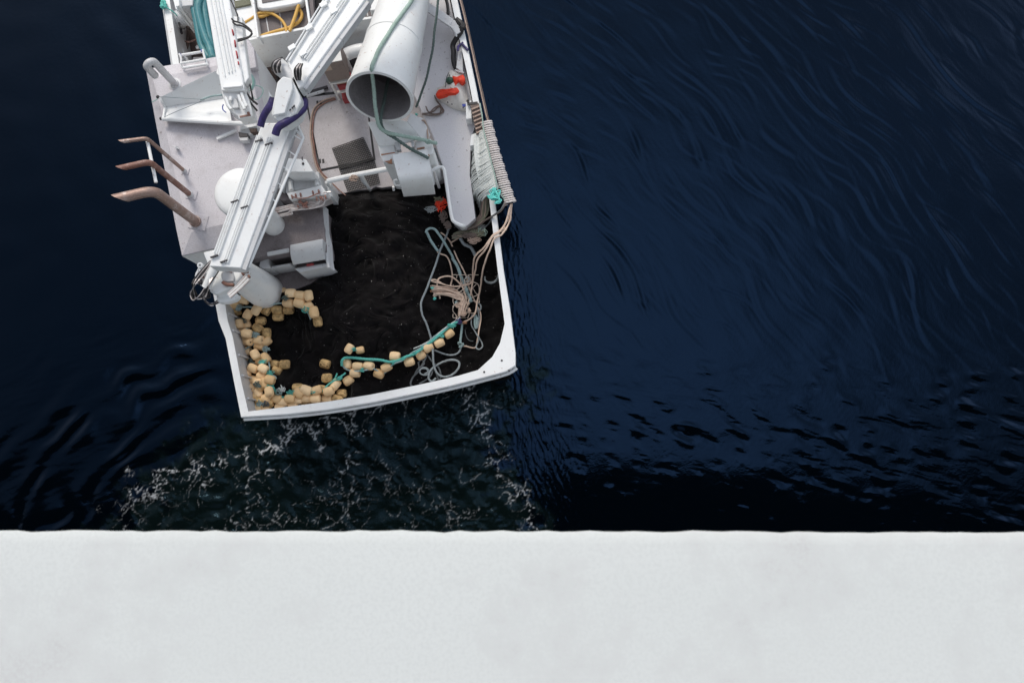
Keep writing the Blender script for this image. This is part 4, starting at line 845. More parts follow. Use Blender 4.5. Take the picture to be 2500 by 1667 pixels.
q = MB(); q.slab([ZC(*p) for p in ((405, 1072), (600, 1035), (612, 1062), (415, 1098))], 4.42, 4.3); q.slab([ZC(*p) for p in ((540, 1000), (585, 990), (600, 1040), (552, 1048))], 4.425, 4.3); q.build('rust_slot', RUST2, crane2)
for pts in (((150, 730), (180, 800), (205, 880), (260, 950)), ((390, 690), (420, 780), (470, 880), (500, 950)), ((250, 720), (250, 790)), ((440, 650), (480, 760), (540, 900))):
    q = MB(); q.sweep(cpx([(*ZC(x, y), 4.53) for x, y in pts]), .028, 8); q.build('head_rib', BOOM, crane2)
for pts in (((130, 715), (165, 715), (170, 745), (135, 750)), ((372, 675), (410, 672), (425, 725), (380, 735))):
    q = MB(); q.slab([ZC(*p) for p in pts], 4.515, 4.4); q.build('pin_hole', RUST2, crane2)
for x0, y0, x1, y1, r in ((523, -4, 558, 178, .014), (531, -4, 566, 176, .014), (540, -4, 573, 172, .012), (513, -4, 549, 186, .01)):
    q = MB(); q.sweep([W(x0, y0, cz(y0)+.02), W(x1, y1, cz(y1)+.02)], r, 8); q.build('boom_pipe', BOOM, crane2)
q = MB(); t = [W(x, y, cz(y)-.06) for x, y in ((562, 40), (590, 40), (594, 90), (608, 190), (597, 206))]; q.prism(t, [p-Vector((0, 0, .2)) for p in t]); q.build('side_cylinder', BOOM, crane2, .02)
q = MB(); q.sweep(cpx([(*ZL(x, y), 4.62) for x, y in ((1620, 395), (1660, 450), (1820, 500), (1950, 580), (2040, 680), (2020, 760), (1930, 810), (1740, 850))]), .016, 8); q.build('loop_hose', BLACKH, crane2)
q = MB(); q.sweep(cpx([(*ZL(x, y), 4.66) for x, y in ((1640, 470), (1700, 530), (1850, 560), (1990, 650), (2050, 720), (1980, 800), (1860, 850), (1740, 885))]), .016, 8); q.build('loop_hose', BLACKH, crane2)
q = MB(); q.sweep(cpx([(*ZL(x, y), 4.6) for x, y in ((1590, -20), (1650, 120), (1710, 250), (1745, 340), (1750, 460))]), .012, 8); q.build('loop_hose', BLACKH, crane2)
for pts, r in (((460, 470, 4.4), (490, 560, 4.42), (560, 690, 4.4), (640, 780, 4.35), (740, 865, 4.3)), .02), (((550, 410, 4.3), (590, 480, 4.35), (620, 600, 4.38), (640, 700, 4.36), (665, 830, 4.3)), .016), (((580, 790, 4.35), (640, 870, 4.36), (735, 985, 4.3)), .018), (((455, 465, 4.42), (470, 560, 4.4), (530, 690, 4.36)), .03):
    q = MB(); q.sweep(cpx([(*ZC(x, y), z) for x, y, z in pts]), r, 8); q.build('tip_hose', BLACKH, crane2)
for k in range(3):
    q = MB(); q.sweep(cpx([(*ZC(x, y), 3.5) for x, y in ((480, 320-k*12), (600, 300+k*14), (670-k*14, 380), (690-k*18, 480), (640-k*10, 600))]), .014, 8); q.build('coiled_line', LGREEN if k else GTEAL, crane2)

# ---- brown cabinet on a stand
def zq(pts, z): return [(*ZQ(x, y), z) for x, y in pts]
cbz = MB(); 
T = [W(*ZQ(x, y), 2.75) for x, y in ((635, 770), (1060, 690), (985, 260), (600, 330))]; Bt = [Vector((p.x, p.y, 1.95)) for p in T]
cbz.prism(T, Bt); cabinet = cbz.build('cabinet', CABIN, boat, .012)
q = MB(); t = [p+Vector((0, 0, .012)) for p in T]; q.prism(t, [p-Vector((0, 0, .02)) for p in t]); q.build('cabinet_lid', CABTOP, cabinet)
q = MB(); f0, f1 = T[0], T[1]; dx_ = (f1-f0); nrm = Vector((-dx_.y, dx_.x, 0)).normalized()*-1
a0 = f0+dx_*.03+nrm*.004+Vector((0, 0, -.05)); 
q.prism([a0, a0+dx_*.38, a0+dx_*.38+nrm*.004, a0+nrm*.004], [v-Vector((0, 0, .24)) for v in (a0, a0+dx_*.38, a0+dx_*.38+nrm*.004, a0+nrm*.004)]); q.build('paper_notice', PAPER, cabinet)
for i, p in enumerate(Bt):
    q = MB(); pp = p+(Vector((sum(v.x for v in Bt)/4, sum(v.y for v in Bt)/4, p.z))-p)*.08; q.bar(pp, Vector((pp.x, pp.y, 1.0)), .05, .05, (0, 1, 0)); q.build('cabinet_leg', CABTOP, cabinet)
for z in (1.9, 1.45):
    q = MB(); q.bar(Vector((*Bt[0].xy, z)), Vector((*Bt[1].xy, z)), .05, .05); q.build('stand_bar', CABTOP, cabinet)
q = MB(); m0 = Bt[0].lerp(Bt[1], .6)+nrm*-.16; q.box(Vector((m0.x, m0.y, 1.55)), dx_*.36, nrm*.14, (0, 0, .12)); q.build('red_box', RED, cabinet, .015)
q = MB(); q.box(Vector((m0.x, m0.y, 1.70))+nrm*.05, dx_*.36, nrm*.05, (0, 0, .03)); q.build('wood_board', PAPER, cabinet, .008)
q = MB(); q.box(Vector((m0.x, m0.y, 1.15))+nrm*.10, dx_*.36, nrm*.16, (0, 0, .12)); q.build('red_box', RED, cabinet, .015)
# ---- starboard rail gear: roller frame with slats, purple hook
sl = MB(); sl.slabz([(1148, 254, 1.75), (1169, 252, 1.75), (1184, 322, 1.75), (1163, 330, 1.75)], .08); rack = sl.build('slatted_rack', BROWNR, boat, .006)
for k in range(7):
    y = 262+k*9.5; x = 1151+k*2.05; q = MB(); q.bar(W(x, y+6, 1.775), W(x+19, y-2, 1.775), .03, .03); q.build('rack_slat', TANR, rack)
q = MB(); q.sweep(cpx([(*ZR(x, y), 1.74) for x, y in ((445, 630), (450, 580), (490, 545), (520, 570), (570, 625))]), .026, 8); q.sweep(cpx([(*ZR(x, y), 1.74) for x, y in ((490, 550), (505, 525))]), .022, 8); q.build('rail_hook', PURPLE, boat)
q = MB(); q.lathe(W(*ZR(570, 1257), 1.74), (0, 0, 1), [(0, .035), (.03, .035), (.03, .012), (.01, .01)], 14); q.bar(W(*ZR(560, 1290), 1.74), W(*ZR(690, 1275), 1.74), .05, .04); q.build('rack_pin', BLACKH, boat)
q = MB(); q.slab([ZR(*p) for p in ((420, 840), (450, 640), (490, 560), (505, 760), (510, 900))], 1.62, 1.45); q.build('rail_pocket', GREYW, boat, .01)
q = MB(); q.sweep(cpx([(1077, -40, 1.72), (1092, 10, 1.72), (1094, 36, 1.72)], .1), .035, 8); q.build('rail_strap', BLACKH, boat)

# ------------------------------------------------------------------ the black net heaped in the pound
NU, NV = 420, 380
cA, cB, cC, cD = W(520, 425, 1.2), W(1200, 425, 1.2), W(1241, 912, 1.62), W(600, 1008, 1.62)
UU, VV = np.meshgrid(np.linspace(0, 1, NU), np.linspace(0, 1, NV))
NX = (1-UU)*(1-VV)*cA.x+UU*(1-VV)*cB.x+UU*VV*cC.x+(1-UU)*VV*cD.x
NY = (1-UU)*(1-VV)*cA.y+UU*(1-VV)*cB.y+UU*VV*cC.y+(1-UU)*VV*cD.y
def make_net():
    sh = NX.shape; d = 6.2/NU
    px, py = to_px(NX, NY, 1.1+0*NX)
    g = lambda x, y, sx, sy, a: a*np.exp(-((px-x)/sx)**2-((py-y)/sy)**2)
    h = .72+0*px
    h += g(920, 640, 150, 170, .55)+g(900, 790, 120, 70, .25)+g(760, 800, 110, 130, .22)+g(930, 520, 120, 60, .22)+g(800, 560, 60, 100, .3)
    h += g(610, 780, 60, 90, .30)+g(650, 950, 160, 60, .34)+g(700, 720, 90, 40, .3)+g(960, 880, 130, 40, .10)
    h -= g(1170, 700, 70, 200, .16)
    centre = np.exp(-((px-900)/190)**2-((py-690)/230)**2)
    # direction the folds run: round the heap, and fanning out towards the port quarter
    vx, vy = -(py-665)/1.1, (px-905)
    nrm = np.hypot(vx, vy)+25; vx, vy = vx/nrm, vy/nrm
    wgt = sstep(900, 740, px)*sstep(640, 740, py)*.95; fx, fy = -(px-610-.0*py)*0-.62, .78+0*px
    vx, vy = vx*(1-wgt)+fx*wgt, vy*(1-wgt)+fy*wgt
    rot = .7*field(sh, d, iso(.8, 2.2))+.2*field(sh, d, iso(.35, .8)); c_, s_ = np.cos(rot), np.sin(rot)
    vx, vy = vx*c_-vy*s_, vx*s_+vy*c_
    sx, sy = (px[:, 1:]-px[:, :-1]).mean(), (py[1:]-py[:-1]).mean()
    du, dv = vx/sx, vy/sy; l_ = np.hypot(du, dv)+1e-6; du, dv = du/l_, dv/l_
    def streak(n0, steps):
        acc = n0.copy(); 
        for sg in (1, -1):
            qu, qv = np.meshgrid(np.arange(NU, dtype=float), np.arange(NV, dtype=float))
            for k in range(steps):
                iu = np.clip(qu.round().astype(int), 0, NU-1); iv = np.clip(qv.round().astype(int), 0, NV-1)
                qu = qu+sg*du[iv, iu]; qv = qv+sg*dv[iv, iu]
                acc += n0[np.clip(qv.round().astype(int), 0, NV-1), np.clip(qu.round().astype(int), 0, NU-1)]
        return acc/acc.std()
    big = streak(field(sh, d, iso(.14, .4)), 60); mid = streak(field(sh, d, iso(.05, .12)), 60); fin = streak(field(sh, d, iso(.025, .05)), 40)
    amp = np.clip(.6+.45*field(sh, d, iso(.5, 1.4)), .15, 1.6)
    h += .035*field(sh, d, iso(.6, 1.8))+.014*field(sh, d, iso(.3, .7))+.018*big*amp*(.45+.7*centre+.3*wgt)+.0035*mid*amp+.002*fin
    global STRAND
    STRAND = np.clip(.5+.10*mid+.24*fin+.22*big, 0, 1)*np.clip(.25+1.0*centre+.25*field(sh, d, iso(.5, 1.5)), .08, 1)
    xl = np.interp(py, [440, 500, 640, 652, 694, 707, 722, 740], [800, 805, 812, 806, 764, 726, 660, 480])
    h = np.where(py < 745, h*sstep(-14, 10, px-xl)+np.minimum(h, .95)*(1-sstep(-14, 10, px-xl)), h)
    h = np.minimum(h, .85+.6*sstep(448, 520, py))
    return h
NH = make_net()
me = bpy.data.meshes.new('heaped_net')
org = Vector((float(NX.mean()), float(NY.mean()), .5))
co = np.stack([NX-org.x, NY-org.y, NH-org.z], -1).reshape(-1, 3).astype(np.float32)
i = np.arange(NU*NV).reshape(NV, NU); qd = np.stack([i[:-1, :-1], i[1:, :-1], i[1:, 1:], i[:-1, 1:]], -1).reshape(-1, 4)
me.vertices.add(len(co)); me.vertices.foreach_set('co', co.ravel()); me.loops.add(len(qd)*4); me.loops.foreach_set('vertex_index', qd.ravel().astype(np.int32))
me.polygons.add(len(qd)); me.polygons.foreach_set('loop_start', np.arange(0, len(qd)*4, 4, dtype=np.int32)); me.update()
me.polygons.foreach_set('use_smooth', np.ones(len(qd), bool)); me.materials.append(NET)
at = me.attributes.new('strand', 'FLOAT', 'POINT'); at.data.foreach_set('value', STRAND.ravel().astype(np.float32))
net = bpy.data.objects.new('heaped_net', me); COL.objects.link(net); net.location = org
tag(net, 'black fishing net heaped in soft folds across the open stern', 'fishing net')
PXN, PYN = to_px(NX, NY, NH)
def netz(px, py):
    k = np.argmin((PXN-px)**2+(PYN-py)**2); return float(NH.flat[k])
def onnet(pts, lift=.04): return [W(x, y, netz(x, y)+lift) for x, y in pts]
STR = 3
def rope(pts, r, m, label, cat='rope', group=None, name='rope', step=.03, jit=.004, strands=3):
    q = MB(); q.sweep(curve(pts, step, jit), r, 12 if strands else 9, strands, r*5.5, .26)
    return tag(q.build(name, m, None, 0, 80), label, cat, group)
def hang(pts, lift): return [W(x, y, max(netz(x, y)+lift, 1.72-.30*i_)) for i_, (x, y) in enumerate(pts)]
def nrope(zt, pts, r, m, label, lift=.04, **k): return rope(onnet([zt(*p) for p in pts], lift), r, m, label, **k)

# ------------------------------------------------------------------ cork floats, every one an object of its own
def float_mesh(m, seed):
    rr = random.Random(seed); q = MB(); r, L = .097, .112
    prof = [(-L*.80, .018), (-L*.97, .022), (-L, .05), (-L*.95, r*.74), (-L*.78, r*.93), (-L*.4, r), (0, r*1.01), (L*.4, r), (L*.78, r*.93), (L*.95, r*.74), (L, .05), (L*.97, .022), (L*.80, .018)]
    n = 22; vs = []
    for t, rad in prof:
        for k in range(n):
            a = 2*math.pi*k/n; w = 1+.035*math.sin(2*a+seed)+.02*math.sin(3*a+t*30+seed)
            vs.append(Vector((t*(1+.02*math.sin(a+seed)), rad*w*math.cos(a), rad*w*math.sin(a))))
    m_ = len(prof)
    q.add(vs, [(i*n+k, i*n+(k+1) % n, (i+1)*n+(k+1) % n, (i+1)*n+k) for i in range(m_-1) for k in range(n)]+[tuple(reversed(range(n))), tuple(range((m_-1)*n, m_*n))])
    o = q.build('net_float', m, None, 0, 50); me = o.data
    for v in me.vertices: v.co += o.location
    bpy.data.objects.remove(o); return me
FM = [float_mesh(FLOAT, s) for s in range(6)]; FN = [float_mesh(NFLOAT, s+10) for s in range(4)]
def darken_hole(me):
    me.materials.append(SOOT_SHADE); n = 22  # bottom of each end hole coloured near-black as painted shade
    me.polygons[len(me.polygons)-1].material_index = 1; me.polygons[len(me.polygons)-2].material_index = 1
for me_ in FM+FN: darken_hole(me_)
ORD = 'first second third fourth fifth sixth seventh eighth ninth tenth eleventh twelfth thirteenth fourteenth fifteenth sixteenth seventeenth'.split()
def put_float(px, py, a, z, netted, label, group, up=0.0, s=1.0):
    me_ = random.choice(FN if netted else FM)
    o = bpy.data.objects.new('net_float', me_); COL.objects.link(o)
    p = W(px, py, z); o.location = p
    d = (W(px+10*math.cos(R(a)), py+10*math.sin(R(a)), z)-p).normalized()
    ax_ = (d*math.cos(R(up))+Vector((.15, -.3, 1)).normalized()*math.sin(R(up))).normalized()
    o.rotation_mode = 'QUATERNION'; o.rotation_quaternion = ax_.to_track_quat('X', 'Z') @ Matrix.Rotation(random.random()*6.28, 3, 'X').to_quaternion()
    k = s*random.uniform(.94, 1.06); o.scale = (k*random.uniform(.95, 1.05), k, k)
    return tag(o, label, 'net float', group)
G = 'yellow cork floats of the net'
# (x, y, angle, lift above the net, up-tilt)
row_arm = [(840, 405, 80, 0, 0), (905, 403, 0, .08, 0), (985, 420, 5, .05, 0), (1057, 424, 80, .10, 0), (885, 487, 10, 0, 0), (980, 486, 10, .03, 0), (1050, 514, -30, .0, 0), (1102, 566, 80, .06, 0)]
row_top = [(505, 460, 15, .1, 0), (390, 525, -45, .05, 0), (540, 585, -60, .08, 0), (612, 545, -60, .10, 0), (455, 490, 30, .0, 30), (430, 505, -10, .05, 0)]
row_wall = [(462, 715, 75, -.04, 0), (470, 665, 85, .12, 0), (480, 775, 40, -.06, 0), (510, 805, 20, -.03, 20), (520, 890, 10, .0, 0), (500, 962, 45, .06, 0), (492, 1010, 30, -.05, 20), (528, 1080, 70, .02, 45), (585, 1142, 10, -.06, 0), (565, 1203, 60, .02, 60), (612, 1240, 15, -.08, 0), (600, 1292, -30, -.05, 0)]
row_mid = [(532, 745, 10, .14, 0), (527, 665, 70, .0, 0), (548, 812, 15, .06, 50), (630, 802, 0, .05, 25), (640, 850, 15, -.02, 0), (700, 815, -35, .0, 0), (603, 926, 60, .15, 0), (690, 955, 50, .04, 0), (650, 985, 10, .0, 0), (585, 1042, 25, .10, 0), (672, 1045, 30, .12, 0), (660, 1108, 0, -.02, 0)]
row_inner = [(630, 1160, -10, -.03, 0), (728, 1140, 15, .14, 0), (690, 1165, 80, .02, 0), (722, 1243, 75, .20, 25), (655, 1200, -30, -.05, 0), (700, 1300, 10, -.05, 20), (630, 1255, 60, -.08, 0), (655, 1335, 40, -.08, 0)]
row_stern = [(622, 1378, 0, .02, 0), (692, 1388, 0, .0, 0), (790, 1302, 10, .05, 0), (815, 1372, 0, .0, 0), (840, 1325, 0, .0, 0), (898, 1298, 5, .10, 0), (962, 1308, 0, .04, 0), (928, 1360, 0, -.02, 0), (975, 1252, 35, .06, 0), (1037, 1292, 0, .03, 0), (1115, 1298, 0, .10, 0), (1036, 1228, 20, .08, 0), (1125, 1228, -20, .05, 0), (1212, 1298, 0, .0, 0), (1228, 1237, -15, .14, 0), (1282, 1188, -50, .03, 0)]
ends = {'arm': 'row right of the crane column foot, {} from left', 'top': 'pile below the crane column, {} from right', 'wall': 'row against the port bulwark, {} from the crane column',
        'mid': 'second row from port bulwark, {} from the crane column', 'inner': 'inner pile by the port stern corner, {} from top', 'stern': 'row along the stern rail, {} from port'}
for nm, rows in (('arm', row_arm), ('top', row_top), ('wall', row_wall), ('mid', row_mid), ('inner', row_inner), ('stern', row_stern)):
    if nm in ('wall', 'mid', 'inner'): rows = sorted(rows, key=lambda t: t[1])
    elif nm == 'top': rows = sorted(rows, key=lambda t: -t[0])
    else: rows = sorted(rows, key=lambda t: t[0])
    for i_, (x, y, a, l_, u) in enumerate(rows):
        px, py = Z5(x, y); base = netz(px, py)
        put_float(px, py, a, base+.085+l_, False, 'yellow float in the '+ends[nm].format(ORD[i_]), G, u)
netted = [(440, 562, -20), (700, 547, -60), (790, 545, 0), (886, 545, 0), (800, 602, 0), (1136, 645, 80), (650, 638, 0), (626, 702, 45), (700, 745, 90), (772, 1008, 10), (790, 1062, 20), (640, 1312, 20), (712, 1335, 0), (965, 1205, 0), (1040, 1345, 0), (1132, 1335, 0), (1340, 1255, 0), (1300, 1308, 20), (1200, 1006, 15), (1214, 1125, 0), (855, 1010, 0), (1170, 1225, 10)]
zones = {'near the port bulwark': [], 'below the crane column': [], 'towards the stern rail': []}
for t in sorted(netted): zones['near the port bulwark' if t[0] < 700 else 'below the crane column' if t[1] < 700 else 'towards the stern rail'].append(t)
for zn_, ts in zones.items():
    for i_, (x, y, a) in enumerate(ts):
        px, py = Z5(x, y); put_float(px, py, a, netz(px, py)+.04, True, f'yellow float veiled by black net mesh {zn_}, {ORD[i_]} from left', 'floats caught under the black net')
chain = [(930, 830, -35), (855, 900, -25), (770, 935, -30), (715, 995, -30), (625, 1045, -15), (515, 1004, 5), (450, 1086, -25), (392, 1135, 20), (315, 1076, 5), (230, 1080, 0), (150, 1064, 82), (165, 945, -60)]
for i_, (x, y, a) in enumerate(chain):
    px, py = Z6(x, y); put_float(px, py, a, netz(px, py)+.10, False, f'yellow cork float strung along the teal rope, {ORD[i_]} from its starboard end', G, 25 if i_ == 8 else 0)
for (x, y, a, lb) in ((210, 1130, 0, 'yellow float half hidden below the bend of the teal rope'), (160, 1187, -30, 'lone yellow float between the teal rope and the stern row'), (248, 955, -10, 'yellow float mostly buried in net beside the teal rope bend'), (60, 1215, -50, 'yellow float standing on end between stern row and lone float')):
    px, py = Z6(x, y); put_float(px, py, a, netz(px, py)+(.02 if y < 1000 else .08), False, lb, G, 0, .8 if y < 1000 else 1)
# twine tying the floats
def tangle(name, c, rx, ry, n0, r, m, label, cat, seed, z=None, lift=.08, turns=1.2, kind=None, parent=None):
    """one knotted length: a wandering line folded back on itself"""
    rr = random.Random(seed); pts = []; n = int(n0*1.6)
    for k in range(n):
        a = rr.random()*6.283; q_ = math.sqrt(rr.random())
        x, y = c[0]+rx*q_*math.cos(a), c[1]+ry*q_*math.sin(a)
        pts.append(W(x, y, (z if z is not None else netz(x, y)+lift)+rr.random()*.07))
    q = MB(); q.sweep(curve(pts, .03), r*.62, 7); o = q.build(name, m, parent, 0, 80)
    return tag(o, label, cat) if label else o
nrope(Z6, [(108, 1075), (108, 1040), (130, 1016), (200, 1014), (300, 1024), (400, 1032), (480, 1046), (545, 1030), (600, 1005), (665, 985), (740, 932), (800, 885), (862, 835), (930, 775), (1005, 735)], .033, TEAL, 'thick teal rope the row of yellow floats is tied to', .17)
nrope(Z6, [(112, 1080), (150, 1108), (230, 1112), (300, 1105), (350, 1100), (430, 1135), (500, 1060), (580, 1030), (660, 970), (740, 915), (860, 820), (960, 745)], .018, GTEAL, 'thin grey teal twine looped beside the thick teal rope', .15, jit=.01)
nrope(Z6, [(655, 945), (720, 915), (800, 870), (880, 800), (1000, 715), (1010, 700)], .012, MINT, 'thin white line running along the upper side of the float row', .16)
for i_, (x, y) in enumerate(((665, 985), (730, 930), (875, 850), (580, 1020), (500, 1050), (205, 950), (90, 1170), (265, 1108))):
    tangle('lashing', Z6(x, y), 7, 6, 9, .016, TEAL, f'teal lashing tied on the starboard float row, {ORD[i_]} of the row lashings', 'lashing', 30+i_, lift=.14)
nrope(Z5, [(385, 560), (440, 530), (520, 525), (580, 525), (650, 530), (720, 505), (830, 490), (930, 505), (1010, 535), (1050, 575), (1075, 630)], .020, GTEAL, 'grey teal float line along the short upper row of floats', .12, jit=.01)
nrope(Z5, [(660, 530), (570, 580), (510, 630), (505, 690), (590, 730), (640, 750), (585, 770), (600, 830), (500, 905), (560, 980), (640, 1000), (660, 920), (720, 1000), (730, 1080), (780, 1130), (700, 1190)], .018, GTEAL, 'grey teal float line winding down the port side pile', .14, jit=.012)
nrope(Z5, [(700, 1190), (760, 1200), (800, 1280), (870, 1285), (930, 1240), (990, 1205), (1080, 1245), (1160, 1250), (1240, 1170), (1310, 1120), (1370, 1080)], .022, TEAL, 'teal float line running along the stern row of floats', .15, jit=.012)
nrope(Z5, [(1170, 1150), (1230, 1160), (1280, 1130), (1300, 1085)], .020, TEAL, 'short teal line end on the bare net inside the stern row', .06)
for i_, (x, y, m) in enumerate(((500, 640, DGREEN), (590, 760, GTEAL), (665, 985, AQUA), (730, 1080, TEAL), (830, 1210, MINT), (800, 1240, GTEAL), (900, 1250, TEAL), (1075, 1240, TEAL), (700, 880, GTEAL), (560, 990, DGREEN), (620, 1180, DGREEN), (640, 1340, GTEAL), (460, 525, GTEAL), (860, 440, DGREEN), (1035, 540, TEAL), (690, 1345, DGREY), (730, 1200, AQUA))):
    tangle('twine_knot', Z5(x, y), 12, 9, 14, .011, m, f'{ {"dark_green_rope": "dark green", "grey_teal_rope": "grey teal", "aqua_twine": "aqua", "teal_rope": "teal", "mint_netting": "pale", "dark_grey_rope": "dark grey"}[m.name]} twine knot in the float pile, {ORD[i_ % 16]}{" but one" if i_ > 15 else ""} of the pile knots', 'twine knot', 60+i_, lift=.16)

# ------------------------------------------------------------------ ropes lying on the net, starboard side
nrope(Z6, [(935, -8), (930, 20), (860, 200), (780, 430), (722, 570), (716, 620), (725, 690), (760, 765), (793, 870), (806, 980), (815, 1080), (845, 1140), (900, 1158), (960, 1138), (1003, 1090), (1000, 1045), (940, 1030), (860, 1055), (790, 1105), (772, 1170), (800, 1195), (830, 1170)], .025, GREYR, 'long grey rope from the rail corner down to a loose coil by the stern', .09)
nrope(Z6, [(815, 955), (900, 985), (960, 993), (1000, 975), (1020, 935), (1018, 910)], .022, GREYR, 'grey rope sagging from the float row to the teal knot')
nrope(Z6, [(765, 985), (735, 1050), (690, 1120), (650, 1165), (635, 1215), (650, 1232)], .022, DGREY, 'dark grey rope end trailing to the stern rail')
nrope(Z6, [(770, 1000), (800, 1040), (850, 1090), (865, 1150), (850, 1190), (830, 1120), (810, 1100), (790, 1150), (740, 1190), (700, 1215)], .020, DGREY, 'dark grey rope doubled beside the loose coil')
nrope(Z6, [(700, 1110), (720, 1088), (755, 1090), (778, 1110), (770, 1138), (735, 1145), (705, 1128), (712, 1100), (750, 1098), (768, 1120), (740, 1138)], .018, GREYR, 'small grey rope coil of two turns near the stern rail')
nrope(Z6, [(700, 1100), (695, 1050), (720, 1030), (740, 1060), (690, 1100), (660, 1150)], .016, DGREY, 'thin dark rope crossing the small grey coil')
nrope(Z6, [(1030, 745), (1024, 800), (1018, 860), (1015, 905)], .030, GTEAL, 'short stout grey teal rope hanging below the purple lashing', .08)
tangle('rope_knot', Z6(1015, 912), 9, 8, 16, .016, GTEAL, 'grey teal knot at the lower end of the stout rope', 'knot', 5, lift=.08)
L3 = .11
rope([W(1249, 497, 1.78), W(1240, 535, 1.72), W(1222, 562, 1.78), W(1204, 574, 1.78)]+hang([Z6(x, y) for x, y in ((1200, 165), (1130, 240), (1112, 320), (1110, 410), (1085, 450), (1000, 466), (930, 464), (860, 445), (805, 432), (795, 420), (830, 418), (870, 440))], L3), .020, PINK, 'pink rope from the rail that doubles back left above the bundle')
rope([W(1247, 498, 1.80), W(1236, 540, 1.75), W(1219, 566, 1.80), W(1203, 578, 1.78)]+hang([Z6(x, y) for x, y in ((1210, 180), (1150, 260), (1130, 340), (1112, 430), (1095, 520), (1075, 592), (1055, 650), (1040, 700))], L3), .020, PINK, 'pink rope from the rail straight to the purple lashing')
rope([W(1250, 500, 1.76), W(1242, 545, 1.70), W(1226, 572, 1.78), W(1206, 583, 1.78)]+hang([Z6(x, y) for x, y in ((1245, 180), (1195, 310), (1180, 400), (1165, 500), (1145, 590), (1128, 670), (1090, 715), (1055, 735), (1040, 745))], L3), .020, PINK, 'pink rope from the rail, nearest the starboard bulwark')
nrope(Z6, [(860, 562), (845, 500), (838, 450), (850, 410), (890, 392), (940, 392), (990, 425), (1035, 480), (1055, 540), (1060, 600)], .020, PINK, 'pink rope arching over the top of the frayed bundle', L3)
nrope(Z6, [(765, 60), (800, 145), (850, 210), (905, 235), (935, 290), (955, 380), (945, 440), (935, 470)], .019, PINK, 'thin pink rope curving down from the teal loop')
nrope(Z6, [(865, 58), (900, 85), (945, 140), (1000, 270), (1060, 388), (1082, 480), (1130, 585), (1165, 660), (1172, 720), (1160, 800), (1148, 870), (1135, 930), (1110, 940), (1060, 925), (1022, 922)], .018, PINK, 'thin pink rope running down to the lower teal knot')
nrope(Z6, [(755, 60), (762, 40), (790, 25), (820, 30), (838, 52), (865, 90), (900, 140), (940, 210), (960, 255)], .030, GTEAL, 'grey teal line forming the upper loop of the bundle', .08, jit=.01)
nrope(Z6, [(757, 58), (780, 110), (815, 155), (848, 195)], .034, GTEAL, 'stubby grey teal line on the left arm of the loop', .07, jit=.01)
nrope(Z6, [(955, 245), (985, 310), (1015, 375), (1045, 440), (1060, 500), (1085, 545), (1100, 590)], .040, GTEAL, 'thick grey teal line in the middle of the bundle', .08, jit=.012)
nrope(Z6, [(1050, 410), (1065, 395), (1083, 405), (1078, 428), (1058, 430)], .012, MINT, 'small white ring on the thick grey teal line', .12)
nrope(Z6, [(1160, 655), (1172, 640), (1168, 610), (1140, 600), (1150, 640), (1160, 720), (1140, 790), (1125, 700), (1105, 690), (1100, 760), (1120, 800), (1150, 850), (1180, 895), (1185, 930), (1160, 950), (1135, 935), (1150, 890), (1160, 850)], .017, GREYR, 'thin grey rope looped between the bundle and starboard bulwark', .06)
nrope(Z6, [(1118, 700), (1135, 690), (1145, 730), (1135, 790), (1125, 740), (1130, 700), (1150, 720)], .028, GTEAL, 'grey teal coil stretched lengthwise right of the purple lashing', .07)
nrope(Z6, [(1050, 800), (1060, 850), (1085, 880), (1115, 885)], .012, DGREY, 'thin dark line on the net beside the stout rope')
nrope(Z6, [(1205, 395), (1205, 420), (1225, 440), (1260, 442), (1290, 425), (1303, 395)], .022, GREYR, 'grey rope half ring against the starboard bulwark')
nrope(Z6, [(1200, 400), (1212, 425), (1240, 436), (1275, 430), (1298, 405), (1300, 380)], .014, GREYR, 'thinner grey strand inside the rope half ring', .07)
rope(onnet([Z6(940, 135), Z6(1000, 100), Z6(1060, 60)], .07)+[W(1150, 560, 1.0)], .018, PINK, 'pink rope end reaching into the olive rope tangle')
def bundle(name, lines, r, m, label, cat, kind=None):
    q = MB()
    for l_ in lines: q.sweep(curve(l_, .04), r*random.uniform(.8, 1.2), 6)
    o = q.build(name, m, None, 0, 80); tag(o, label, cat, None, kind); return o
ls = []
for k in range(16):
    t = k/15; o1 = random.uniform(-4, 4)
    ls.append(onnet([Z6(x+random.uniform(-8, 8), y+random.uniform(-7, 7)) for x, y in ((790+20*t, 465+85*t), (850, 470+65*t), (920+10*t, 480+62*t), (985, 500+55*t), (1030+20*t, 540+50*t), (1010+30*t, 620+20*t), (1000+50*t, 690))], .06+.1*random.random()))
bundle('frayed_bundle', ls, .015, PINK, 'fan of pale pink rope strands, the frayed bundle on the net', 'rope bundle')
for i_, (x, y, rx, ry, n, m, nm) in enumerate(((1000, 610, 22, 20, 22, PINK, 'pink strands knotted at the middle of the bundle'), (1040, 680, 20, 18, 20, PINK, 'pink strands knotted just above the purple lashing'), (1085, 650, 12, 20, 9, PINK, 'pink loop right of the bundle knot'), (985, 590, 10, 12, 12, GTEAL, 'grey teal knot on the left flank of the bundle'), (1095, 580, 12, 12, 14, GTEAL, 'grey teal knot on the right flank of the bundle'), (1070, 500, 10, 18, 12, GTEAL, 'grey teal knot high on the bundle'), (800, 480, 14, 7, 12, AQUA, 'aqua frayed tip of the bundle, upper'), (820, 560, 14, 12, 12, AQUA, 'aqua frayed tip of the bundle, lower'), (790, 505, 10, 6, 9, RUSTY, 'orange brown frayed tip of the bundle'))):
    tangle('rope_knot', Z6(x, y), rx*.36, ry*.36, n, .014, m, nm, 'knot', 200+i_, lift=.12)
